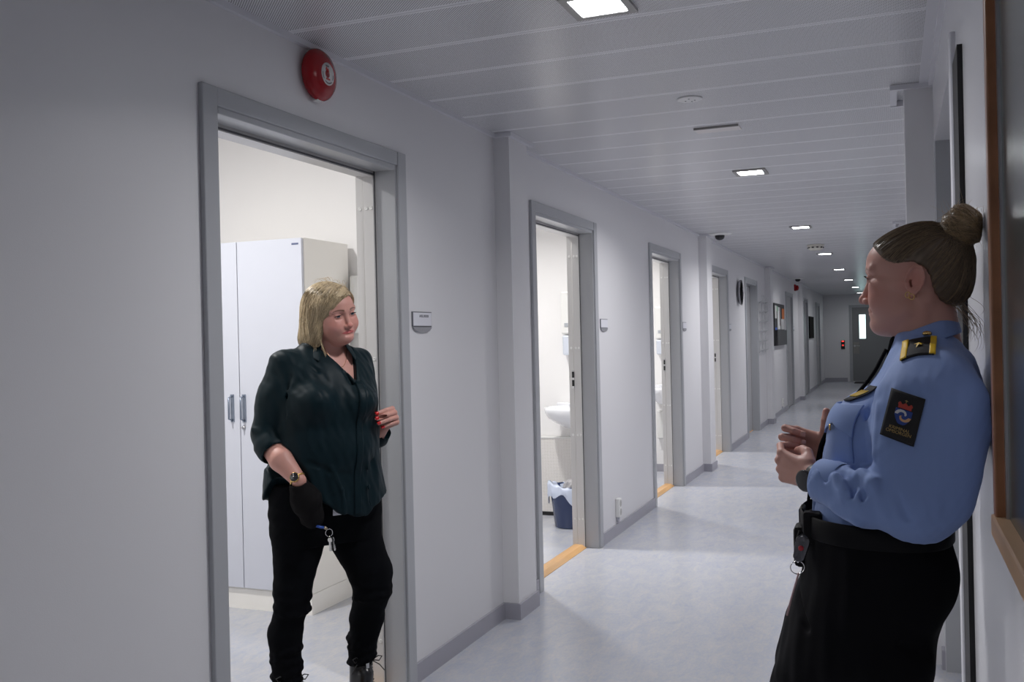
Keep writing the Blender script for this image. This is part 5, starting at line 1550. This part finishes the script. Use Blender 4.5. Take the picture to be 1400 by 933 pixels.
    for s in (-.085, .075): S.u(ellip((.115, s, 1.165), (.065, .072, .068)), .03)
    S.u(ellip((.09, .0, 1.0), (.085, .14, .10)), .03)
    S.u(capsule((-.01, -.146, 1.305), (-.012, -.168, 1.20), .052, .064), .03); S.u(capsule((-.012, -.168, 1.20), (-.015, -.176, 1.16), .064, .064), .03); S.u(capsule((-.015, -.178, 1.18), (-.022, -.205, 1.065), .063, .060), .02)
    S.u(capsule((-.025, .150, 1.305), (-.05, .185, 1.05), .052, .055), .03); S.u(capsule((-.05, .185, 1.04), (-.030, .225, 1.022), .048, .043), .015); S.u(capsule((-.030, .225, 1.022), (-.012, .236, 1.036), .040, .036), .005)
    sl = slice(None); Pg = [(S.lo[i]+np.arange(S.n[i])*S.h).astype(f32) for i in range(3)]; Pg = (Pg[0][:, None, None], Pg[1][None, :, None], Pg[2][None, None, :])
    l = Pg[1]; f = Pg[0]
    tt = 1/(1+np.exp(-(f-.01)/.02))
    lim = tt*(.765+.140*np.clip(np.abs((l-.05)/.22), 0, 1.1)**1.5)+(1-tt)*(.805+.02*np.abs(l/.23)**2)
    lim = lim+.004*np.sin(l*60)+.003*np.sin(l*117+1)
    creases(S, [([(.176, -.005, .90), (.175, .015, .84), (.175, .03, .76)], .004), ([(.165, -.09, .93), (.172, -.06, .85), (.17, -.05, .79)], .007), ([(.14, .12, .95), (.16, .13, .86), (.165, .14, .78)], .008),
                ([(.15, -.13, .97), (.172, -.05, .93), (.176, .02, .915)], .004), ([(.10, .02, 1.30), (.135, .06, 1.20), (.165, .07, 1.10)], .004),
                ([(.070, -.165, 1.27), (.072, -.165, 1.20), (.070, -.17, 1.12)], .004), ([(.04, -.235, 1.10), (.02, -.25, 1.07), (-.01, -.262, 1.06)], .005), ([(.035, -.23, 1.065), (.02, -.25, 1.045), (0, -.255, 1.035)], .004),
                ([(.08, -.10, 1.33), (.10, -.07, 1.28)], .004), ([(.05, -.235, 1.15), (.045, -.245, 1.12)], .004)], 'cut', k=.014)
    creases(S, [([(.165, -.055, .95), (.172, -.02, .87), (.172, -.01, .79)], .004), ([(.155, .09, .95), (.168, .085, .87), (.17, .09, .78)], .003), ([(.14, -.17, .93), (.155, -.15, .90)], .006),
                ([(.036, -.228, 1.035), (.022, -.252, 1.018), (-.012, -.262, 1.01)], .006), ([(.05, -.20, 1.04), (.045, -.18, 1.03)], .006), ([(.02, -.245, 1.08), (-.01, -.262, 1.085)], .006)], 'add', k=.014)
    S.cut(capsule((.0, -.214, 1.0), (.080, -.204, .965), .052, .048), .02); S.cut(capsule((.080, -.204, .965), (.155, -.168, .90), .048, .036), .02)
    wrinkle(S, 34, .0030, (1, 1, .45), 14); wrinkle(S, 80, .0012, (1, 1, .5), 19)
    S.F = np.maximum(S.F, (lim-Pg[2])*.9)
    S.u(capsule((-.020, -.207, 1.070), (.014, -.212, 1.026), .058, .054), .01); S.u(capsule((.014, -.212, 1.026), (.024, -.211, 1.017), .056, .055), .004)      # rolled cuff
    # open V neck
    vx = (.066, -.040, -.050, .0, .110, .104); vz = (1.240, 1.372, 1.43, 1.46, 1.43, 1.365)
    dV = poly2d(vx, vz, Pg[1], Pg[2])+0*Pg[0]
    S.F = np.where(Pg[0] > .0, np.maximum(S.F, -dV), S.F)
    S.F = np.maximum(S.F, -(((Pg[0]-.0)**2+((Pg[1]-.014)*1.0)**2)**.5-.060+.0*(Pg[2]))*np.where(Pg[2] > 1.34, 1, -10)-np.where(Pg[2] > 1.34, 0, 9))
    # the far end of the left sleeve and the cuff of the right one are open
    S.cut(capsule((-.012, .236, 1.036), (.05, .25, 1.08), .031), .003); S.cut(capsule((.026, -.212, 1.016), (.075, -.200, .980), .045, .046), .003)
    sv, sq_ = S.mesh(); sv = relax(sv, sq_, 1)
    bl = np_mesh('blouse', place(sv), sq_, M_bl, root)
    # placket and buttons
    patch = np.array([(.070, 1.240), (.062, 1.12), (.052, 1.0), (.044, .88), (.040, .775)]); pc = catmull(patch, 8)
    pts = []
    for (l_, z_) in pc:
        for dl in (-.014, -.007, 0, .007, .014): pts.append((.30, l_+dl, z_))
    pv = shoot(S, pts, (-1, 0, 0), .0022); q = [(i*5+j, i*5+j+1, (i+1)*5+j+1, (i+1)*5+j) for i in range(len(pc)-1) for j in range(4)]
    o = np_mesh('placket', place(pv), np.array(q), M_bl, bl); md = o.modifiers.new('t', 'SOLIDIFY'); md.thickness = .002; md.offset = 0
    # collar leaves either side of the opening
    def leaf(poly, nm, lift=.006):
        n = 10; P_ = []
        (a, b, c2, d2) = [V3(p) for p in poly]
        for i in range(n):
            for j in range(n):
                u_, w_ = i/(n-1), j/(n-1); P_.append(a*(1-u_)*(1-w_)+b*u_*(1-w_)+c2*u_*w_+d2*(1-u_)*w_)
        P_ = np.array(P_); q = [(i*n+j, i*n+j+1, (i+1)*n+j+1, (i+1)*n+j) for i in range(n-1) for j in range(n-1)]
        o = np_mesh(nm, place(P_), np.array(q), M_bl, bl); md = o.modifiers.new('t', 'SOLIDIFY'); md.thickness = .003; md.offset = 0
    rows = []; nt_ = 49
    for i in range(nt_):
        a = -2.45+4.9*i/(nt_-1); ca, sa = -math.cos(a), math.sin(a); fr_ = (1+ca)/2; cl = .014
        zt = 1.408-.030*fr_; e_ = max(0, abs(a)-1.7)/.75
        drop = .036+.034*e_
        rows.append([(ca*.056-.004, cl+sa*.060, zt-.03), (ca*.058-.004, cl+sa*.062, zt-.004), (ca*.061-.003, cl+sa*.065, zt), (ca*(.068+.014*e_), cl+sa*(.074+.004*e_), zt-drop*.35), (ca*(.076+.030*e_), cl+sa*(.088+.010*e_), zt-drop*.75), (ca*(.080+.040*e_), cl+sa*(.096+.012*e_), zt-drop)])
    v = np.array(rows).reshape(-1, 3); q = [(i*6+j, i*6+j+1, (i+1)*6+j+1, (i+1)*6+j) for i in range(nt_-1) for j in range(5)]
    o = np_mesh('collar', place(v), np.array(q), M_bl, bl); md = o.modifiers.new('t', 'SOLIDIFY'); md.thickness = .003; md.offset = 0; md = o.modifiers.new('s', 'SUBSURF'); md.levels = md.render_levels = 1
    # undershirt corner showing under the hem
    bm = bmesh.new(); c0 = place([(.128, -.012, .77)])[0]
    bm.free()

    # --- jeans
    T = Field((-.17, -.26, .10), (.20, .29, .90), .0042)
    T.u(loft([(.63, -.08, .085, -.15, .15), (.69, -.113, .116, -.200, .194), (.75, -.125, .128, -.212, .204), (.82, -.12, .140, -.214, .198), (.89, -.11, .142, -.205, .185)], ex=2.3), 0)
    T.F = np.where((T.lo[2]+np.arange(T.n[2])*T.h)[None, None, :] < .668, .05, T.F).astype(f32)
    T.u(capsule((-.005, -.108, .69), (.020, -.146, .52), .096, .064), .02); T.u(capsule((.020, -.146, .52), (.022, -.150, .47), .063, .055), .02); T.u(capsule((.022, -.150, .47), (-.004, -.168, .36), .055, .0575), .02); T.u(capsule((-.004, -.168, .36), (.0, -.166, .21), .057, .050), .02)
    T.u(capsule((.0, .098, .69), (.060, .138, .54), .100, .076), .02); T.u(capsule((.060, .138, .54), (.070, .140, .48), .077, .066), .02); T.u(capsule((.065, .140, .48), (.004, .146, .36), .066, .060), .02); T.u(capsule((.004, .146, .36), (-.012, .128, .22), .060, .048), .02)
    rnd = random.Random(4)
    for (cx, cy, z0, z1, r_, n) in ((0, -.166, .19, .30, .055, 4), (-.010, .130, .21, .29, .052, 3), (.022, -.148, .455, .50, .060, 2), (.066, .138, .455, .50, .069, 2)):
        for k in range(n):
            z = z0+(z1-z0)*k/max(1, n-1); ph = rnd.uniform(0, 6); pr = None
            for j in range(13):
                a = 2*PI*j/12; p = (cx+r_*.93*math.cos(a), cy+r_*.93*math.sin(a), z+.013*math.sin(a+ph))
                if pr: T.u(capsule(pr, p, .0050+.003*math.sin(a*2+ph)), .014)
                pr = p
    wrinkle(T, 45, .0012, (1, 1, 1), 5)
    tv, tq = T.mesh(); tv = relax(tv, tq, 1)
    ev, eq = grid_patch(T, (.30, -.040, .778), (0, .032, 0), (0, 0, .05), 8, 6, (-1, 0, 0), .004)
    o = np_mesh('undershirt', place(ev), eq, mat('white_cotton', (.62, .62, .68), .8), root); md = o.modifiers.new('t', 'SOLIDIFY'); md.thickness = .003
    jeans = np_mesh('jeans', place(tv), tq, M_tr, root)
    # pocket bulging over the hidden hand
    Q = Field((.05, -.22, .70), (.22, -.04, .94), .0030)
    Q.u(capsule((.146, -.162, .888), (.142, -.140, .845), .036, .049, ((.9, -.3, .1), 1.05)), 0); Q.u(capsule((.142, -.140, .845), (.140, -.118, .785), .049, .040, ((.9, -.3, .1), 1.05)), .02)
    wrinkle(Q, 60, .002, (1, 1, 1), 8)
    Q.cut(capsule((.155, -.18, .945), (.150, -.170, .915), .032, .027), .004)
    qv, qq = Q.mesh(); o = np_mesh('pocket', place(qv), qq, mat('charcoal_pocket', (.0075, .007, .0075), .9, spec=.1), jeans)
    o['label'] = 'charcoal pocket bulging over the hand'

    # --- boots with laces
    for s, (ax_, ay, top) in ((-1, (.0, -.166, .22)), (1, (-.012, .130, .235))):
        Hh = Field((ax_-.10, ay-.07, 0), (ax_+.23, ay+.07, .25), .0035)
        Hh.u(capsule((ax_-.02, ay, .05), (ax_-.004, ay, top-.02), .040, .043), .02); Hh.u(capsule((ax_-.03, ay, .040), (ax_+.14, ay, .035), .040, .034), .02); Hh.u(ellip((ax_+.13, ay, .040), (.060, .044, .038)), .02)
        Hh.u(capsule((ax_+.02, ay, .10), (ax_+.035, ay, .16), .030, .026), .02)
        Pz = (Hh.lo[2]+np.arange(Hh.n[2])*Hh.h)[None, None, :]
        Hh.F = np.maximum(Hh.F, (.004-Pz)).astype(f32)
        v_, q_ = Hh.mesh(); v_ = relax(v_, q_, 1)
        bt = np_mesh('boot', place(v_), q_, M_boot, root)
        zs = Field((ax_-.11, ay-.075, 0), (ax_+.24, ay+.075, .04), .0035)
        zs.u(capsule((ax_-.03, ay, .012), (ax_+.14, ay, .012), .046, .046, ((0, 0, 1), 3.5)), .01); v_, q_ = zs.mesh(); np_mesh('sole', place(v_), q_, M_black, bt)
        bm = bmesh.new(); P3 = lambda f_, l_, z_: tuple(place([(ax_+f_, ay+l_, z_)])[0])
        for k in range(5):
            z = .10+k*.026; fx = .060-.0045*k
            tube(bm, [P3(fx-.012, -.026, z), P3(fx, 0, z+.006), P3(fx-.012, .026, z+.013)], .0022, 6); tube(bm, [P3(fx-.012, .026, z), P3(fx, 0, z+.006), P3(fx-.012, -.026, z+.013)], .0022, 6)
        for dl, zz in ((-.040, .215), (.048, .205)):                 # bows hanging at the ankle
            tube(bm, [P3(.030, dl*.5, zz), P3(.040, dl, zz+.014), P3(.036, dl*1.35, zz+.008), P3(.036, dl*1.1, zz-.006), P3(.030, dl*.5, zz)], .0022, 6)
            tube(bm, [P3(.030, dl*.5, zz), P3(.038, dl*1.1, zz-.020), P3(.040, dl*1.5, zz-.045)], .0020, 6)
        OBJ('laces', bm, M_black, None, True).parent = bt
        if s > 0:
            bm = bmesh.new(); bbox(bm, -.002, .002, -.006, .006, -.016, .016, .001); c_ = P3(.047, .0, .200); bmesh.ops.rotate(bm, verts=bm.verts, matrix=Matrix.Rotation(-.57, 3, 'Z')); bmesh.ops.translate(bm, verts=bm.verts, vec=c_); OBJ('metal_tab', bm, M_metal, None).parent = bt

    # --- keys hanging from the pocket
    kr = empty('keyring', tuple(place([(.150, -.085, .735)])[0])); tag(kr, 'bunch of silver keys with a blue clip hanging at the blonde person\'s pocket', 'keyring')
    P3 = lambda *p: tuple(place([p])[0])
    bm = bmesh.new(); tube(bm, [P3(.165, -.115, .757), P3(.168, -.100, .751), P3(.168, -.090, .749)], .0045, 8); OBJ('blue_clip', bm, mat('blue_clip', (.02, .08, .38), .35), kr, True)
    bm = bmesh.new(); tube(bm, [P3(.168, -.088, .749), P3(.168, -.078, .742)], .0050, 8); OBJ('snap', bm, mat('dull_brass', (.45, .38, .28), .35, metal=.8), kr, True)
    bm = bmesh.new(); tube(bm, [P3(.167+.002*math.cos(2*PI*k/24), -.070+.012*math.cos(2*PI*k/24), .728+.013*math.sin(2*PI*k/24)) for k in range(24)], .0013, 6, closed=True); OBJ('ring', bm, M_chrome, kr, True)
    for k, (dl, an) in enumerate(((0, .12), (.004, .30), (-.004, -.02))):
        bm = bmesh.new(); lathe(bm, [(.0085, -.0012), (.0085, .0012)], 'y', (0, 0, -.012), 14); bbox(bm, -.0035, .0035, -.0011, .0011, -.050, -.018, .0004)
        for t in (-.046, -.040, -.034): bbox(bm, .003, .006, -.001, .001, t, t+.003)
        bmesh.ops.rotate(bm, verts=bm.verts, matrix=Matrix.Rotation(-an, 3, 'Y')); bmesh.ops.rotate(bm, verts=bm.verts, matrix=Matrix.Rotation(-.6+.3*k, 3, 'Z')); bmesh.ops.translate(bm, verts=bm.verts, vec=P3(.168+.003*k, -.066+dl, .716)); OBJ('key', bm, M_metal, kr)

    # --- necklace and pearl earrings
    pts = []
    for k in range(31):
        t = -1+2*k/30; pts.append((.30, .030+.050*t, 1.292+.075*t*t))
    pts = shoot(B, pts, (-1, 0, 0), .0012); bm = bmesh.new(); tube(bm, [tuple(p) for p in place(pts)], .0007, 5); OBJ('necklace', bm, M_brass, None, True).parent = root
    bm = bmesh.new(); c_ = place([hf.p((-.002, -.0775, -.032))])[0]; r_ = bmesh.ops.create_uvsphere(bm, u_segments=14, v_segments=10, radius=.0058); bmesh.ops.translate(bm, verts=bm.verts, vec=tuple(c_)); OBJ('pearl_earring', bm, M_white, None, True).parent = root

    # --- hair: side-parted bob
    K = Field((-.13, -.12, -.125), (.125, .12, .15), .0026)
    K.u(ellip((-.006, 0, .048), (.098, .082, .080)), 0); K.u(ellip((.042, 0, .050), (.068, .067, .059)), .02)
    K.u(ellip((-.058, 0, -.015), (.046, .078, .085)), .03); K.u(ellip((-.010, -.076, -.028), (.050, .022, .070)), .025); K.u(ellip((-.018, .074, -.025), (.046, .020, .070)), .025)
    K.u(ellip((.006, -.080, -.056), (.034, .014, .040)), .015); K.u(ellip((-.050, -.070, -.070), (.045, .025, .040)), .02)
    ra = .50; Rx = np.array([(1, 0, 0), (0, math.cos(ra), -math.sin(ra)), (0, math.sin(ra), math.cos(ra))])
    K.cut(ellip((.106, .016, -.024), (.072, .090, .109), Rx), .006)
    K2 = Field(K.lo, K.lo+(np.array(K.n)-1)*K.h, K.h); K2.F = K.F.copy()
    K.cut(ellip((.03, .0, -.075), (.075, .062, .075)), .01); K.cut(capsule((-.02, 0, -.06), (-.05, 0, -.2), .054), .01)
    part = [(.088, .036, .092), (.05, .034, .117), (0, .030, .130), (-.04, .024, .124)]
    for a, b in zip(part, part[1:]): K.cut(capsule(a, b, .0035, .0035), .012)
    def groove(P):
        X_, Y_, Z_ = P; ph = np.arctan2(X_-.01+.25*(Z_-.1), np.abs(Y_)+.03-.6*np.minimum(Z_-.10, 0)*1.0+.0*X_)
        return .0005*np.sin(ph*46+2*np.sin(ph*7))+.0003*np.sin(ph*97)
    K.warp(groove)
    kv, kq = K.mesh(); kv = relax(kv, kq, 1)
    lt, md_, dk = np.array((.66, .53, .34)), np.array((.42, .31, .18)), np.array((.20, .14, .085))
    ph = np.arctan2(kv[:, 0], np.abs(kv[:, 1])+.03); st = .5+.5*np.sin(ph*58+3*np.sin(ph*11)); st2 = .5+.5*vnoise(kv, 60, 5)
    mx = np.clip(.25+.9*st*st2, 0, 1)[:, None]; kc = md_*(1-mx)*.8+lt*mx*.9
    M_hair = tint_mat('blonde_hair', .38, spec=.5)
    hair = np_mesh('hair', place(hf.p(kv)), kq, M_hair, root, kc); hair['label'] = 'blonde side-parted bob'
    rs = np.random.RandomState(11); P = []; C = []; RR = []
    pc = catmull(part, 12)
    for k in range(3000):
        t0 = rs.uniform(); p0 = pc[int(t0*(len(pc)-1))]+rs.normal(size=3)*(.002, .002, .001)
        s = -1 if rs.uniform() < .68 else 1
        g = np.clip(t0+rs.normal()*.10, 0, 1)
        if s < 0: e = V3((.034-.120*g, -.086+.012*g, -.070-.028*rs.uniform()-.012*(1-g)))
        else: e = V3((.026-.112*g, .084-.010*g, -.060-.03*rs.uniform()))
        if g > .9: e = V3((-.098, rs.uniform(-.05, .05), -.085-.02*rs.uniform()))
        tt = np.linspace(rs.uniform(0, .25), rs.uniform(.8, 1.0), 14)[:, None]
        if k % 5 == 0:       # fringe swept across the forehead to the temple
            s = -1; p0 = pc[rs.randint(0, 9)]+rs.normal(size=3)*(.003, .002, .001); e = V3((.050-.030*rs.uniform(), -.084, -.015-.07*rs.uniform())); tt = np.linspace(rs.uniform(0, .12), 1, 14)[:, None]; g = 0
        mid = (p0+e)/2+V3((.020*(1-g)-.03*g, s*.060, .045)); path = p0*(1-tt)**2+2*mid*tt*(1-tt)+e*tt**2
        if k % 8 == 1:
            x_ = rs.uniform(-.075, .012); z_ = rs.uniform(-.03, .075); tt = np.linspace(0, 1, 14)[:, None]; path = V3((x_, -.092, z_))+V3((-.006+.012*rs.normal(), -.002, -.085-.02*rs.uniform()))*tt
        if k % 5 == 0: mid = V3((.100, -.050-.02*rs.uniform(), .075+.02*rs.uniform())); path = p0*(1-tt)**2+2*mid*tt*(1-tt)+e*tt**2
        P.append(path); m_ = rs.uniform(); C.append((lt*(1.1 if m_ > .72 else .9) if m_ > .38 else (md_ if m_ > .14 else dk))*rs.uniform(.85, 1.12)); RR.append(rs.uniform(.00045, .0009))
    P = np.array(P); sh_ = P.shape; Ps = lay(K2, P, rs.uniform(.0, .0035, sh_[0]), 5, 3)
    w_ = np.linspace(0, 1, 14)[None, :, None]; w_ = np.clip((w_-.86)/.14, 0, 1); ext = (Ps[:, -2:-1]-Ps[:, -3:-2]); ext = ext/(np.linalg.norm(ext, axis=2)[..., None]+1e-9)
    P = place(hf.p((Ps).reshape(-1, 3))).reshape(sh_)
    strands('hair_strands', P, np.array(RR), C, M_hair, hair)
    lp = []
    for sd in (1, -1):
        for k in range(24):
            u_ = k/23; q0 = V3((.0980-.0085*u_**2, sd*(.0195+.0255*u_), .0146-.0036*u_**2)); t = np.linspace(0, 1, 5)[:, None]
            lp.append(q0+V3((.0055, sd*.004*u_, -.0005))*t+V3((0, 0, .0025))*t*t)
    lp = np.array(lp); sl_ = lp.shape; strands('eyelashes', place(hf.p(lp.reshape(-1, 3))).reshape(sl_), .00055, np.tile((.010, .006, .005), (len(lp), 1)), M_hair, root)
    # loose lock in front of the ear and flicked ends
    P = []; C = []; RR = []
    for k in range(90):
        t = np.linspace(0, 1, 14)
        if k < 26: p0 = V3((.034, -.080, .018))+rs.normal(size=3)*(.0015, .0015, .002); pth = np.stack([p0[0]+.006*t+.010*t*t, p0[1]-.006*np.sin(t*PI*.9)+.006*t, p0[2]-(.135+.01*rs.uniform())*t], 1)
        elif k < 70: g = rs.uniform(); p0 = V3((.025-.10*g, -.092+.010*g, -.055-.01*rs.uniform())); pth = np.stack([p0[0]-.006*t*rs.normal(), p0[1]-(.004+.012*rs.uniform())*t*t, p0[2]-.048*t], 1)
        else: g = rs.uniform(); p0 = pc[int(g*(len(pc)-1))]; pth = np.stack([p0[0]-.05*t, p0[1]+(.03*rs.normal())*t, p0[2]+.012*np.sin(t*PI)], 1)
        P.append(pth); C.append((lt*1.15 if k < 26 else md_*1.3)*rs.uniform(.85, 1.1)); RR.append(.0006)
    P = np.array(P); sh_ = P.shape; P = place(hf.p(P.reshape(-1, 3))).reshape(sh_)
    strands('loose_hair', P, np.array(RR), C, M_hair, hair)
build_woman()
EXPO = 0.66
LP = [4.5, 8, 10.5, 11.5, 9.5, 7, 5, 3, 1.2]
RL = [(-1.35, 2.85, 25, 'round ceiling lamp in the room behind the blonde woman'),
      (-.80, 5.88, 15, 'round ceiling lamp in the washroom with the blue bin'),
      (-.90, 8.49, 15, 'round ceiling lamp in the third room'),
      (-1.1, 11.2, 15, 'round ceiling lamp in the fourth room')]
# ================================================================== LIGHT AND CAMERA
def area(name, loc, size, power, col=(1, 1, 1), rot=(0, 0, 0), spread=PI, shape='SQUARE'):
    l = bpy.data.lights.new(name, 'AREA'); l.energy = power; l.color = col; l.size = size; l.shape = shape; l.spread = spread
    o = bpy.data.objects.new(name, l); o.location = loc; o.rotation_euler = rot; COL.objects.link(o); return o
for i, y in enumerate(LY):
    area('ceiling_lamp_light', (1.005, y, H-.012), .15, LP[i], (1, .985, 1.0), spread=math.radians(150))
M_rl = mat('room_lamp_glass', (.9, .9, .9), .3, emit=(1, .985, .96), estr=8)
for (x, y, p, lab) in RL:
    r = empty('room_lamp', (x, y, 2.70)); tag(r, lab, 'ceiling lamp')
    bm = bmesh.new(); lathe(bm, [(.12, 0), (.12, .02), (.10, .026)], '-z', (x, y, 2.70), 32); OBJ('rim', bm, M_white, r)
    bm = bmesh.new(); lathe(bm, [(.098, .027), (.06, .034), (0, .036)], '-z', (x, y, 2.70), 32); OBJ('diffuser', bm, M_rl, r)
    area('room_light', (x, y, 2.655), .16, p, (1, .985, .965), spread=math.radians(180 if x < -1.2 else 135), shape='DISK')
wd = bpy.data.worlds.new('World'); SC.world = wd; wd.use_nodes = True
wd.node_tree.nodes['Background'].inputs[0].default_value = (.5, .55, .65, 1); wd.node_tree.nodes['Background'].inputs[1].default_value = .02

cam = bpy.data.cameras.new('camera'); co = bpy.data.objects.new('camera', cam); COL.objects.link(co)
yaw, pitch, roll = .38105, -.00193, -.02268
fwd = Vector((-math.sin(yaw)*math.cos(pitch), math.cos(yaw)*math.cos(pitch), math.sin(pitch)))
right = Vector((math.cos(yaw), math.sin(yaw), 0)); up = right.cross(fwd)
Rv = right*math.cos(roll)+up*math.sin(roll); Uv = -right*math.sin(roll)+up*math.cos(roll)
M = Matrix.Identity(4)
for i in range(3): M[i][0] = Rv[i]; M[i][1] = Uv[i]; M[i][2] = -fwd[i]; M[i][3] = (1.82011, 0, 1.37716)[i]
co.matrix_world = M
cam.sensor_width = 36; cam.sensor_fit = 'HORIZONTAL'; cam.lens = 1306.3*36/1400
cam.clip_start = .02; cam.clip_end = 100
SC.camera = co
SC.view_settings.view_transform = 'Standard'; SC.view_settings.look = 'None'
SC.view_settings.exposure = EXPO; SC.view_settings.gamma = 1; SC.view_settings.use_curve_mapping = False
SC.cycles.use_denoising = True
SC.cycles.max_bounces = 10; SC.cycles.diffuse_bounces = 6
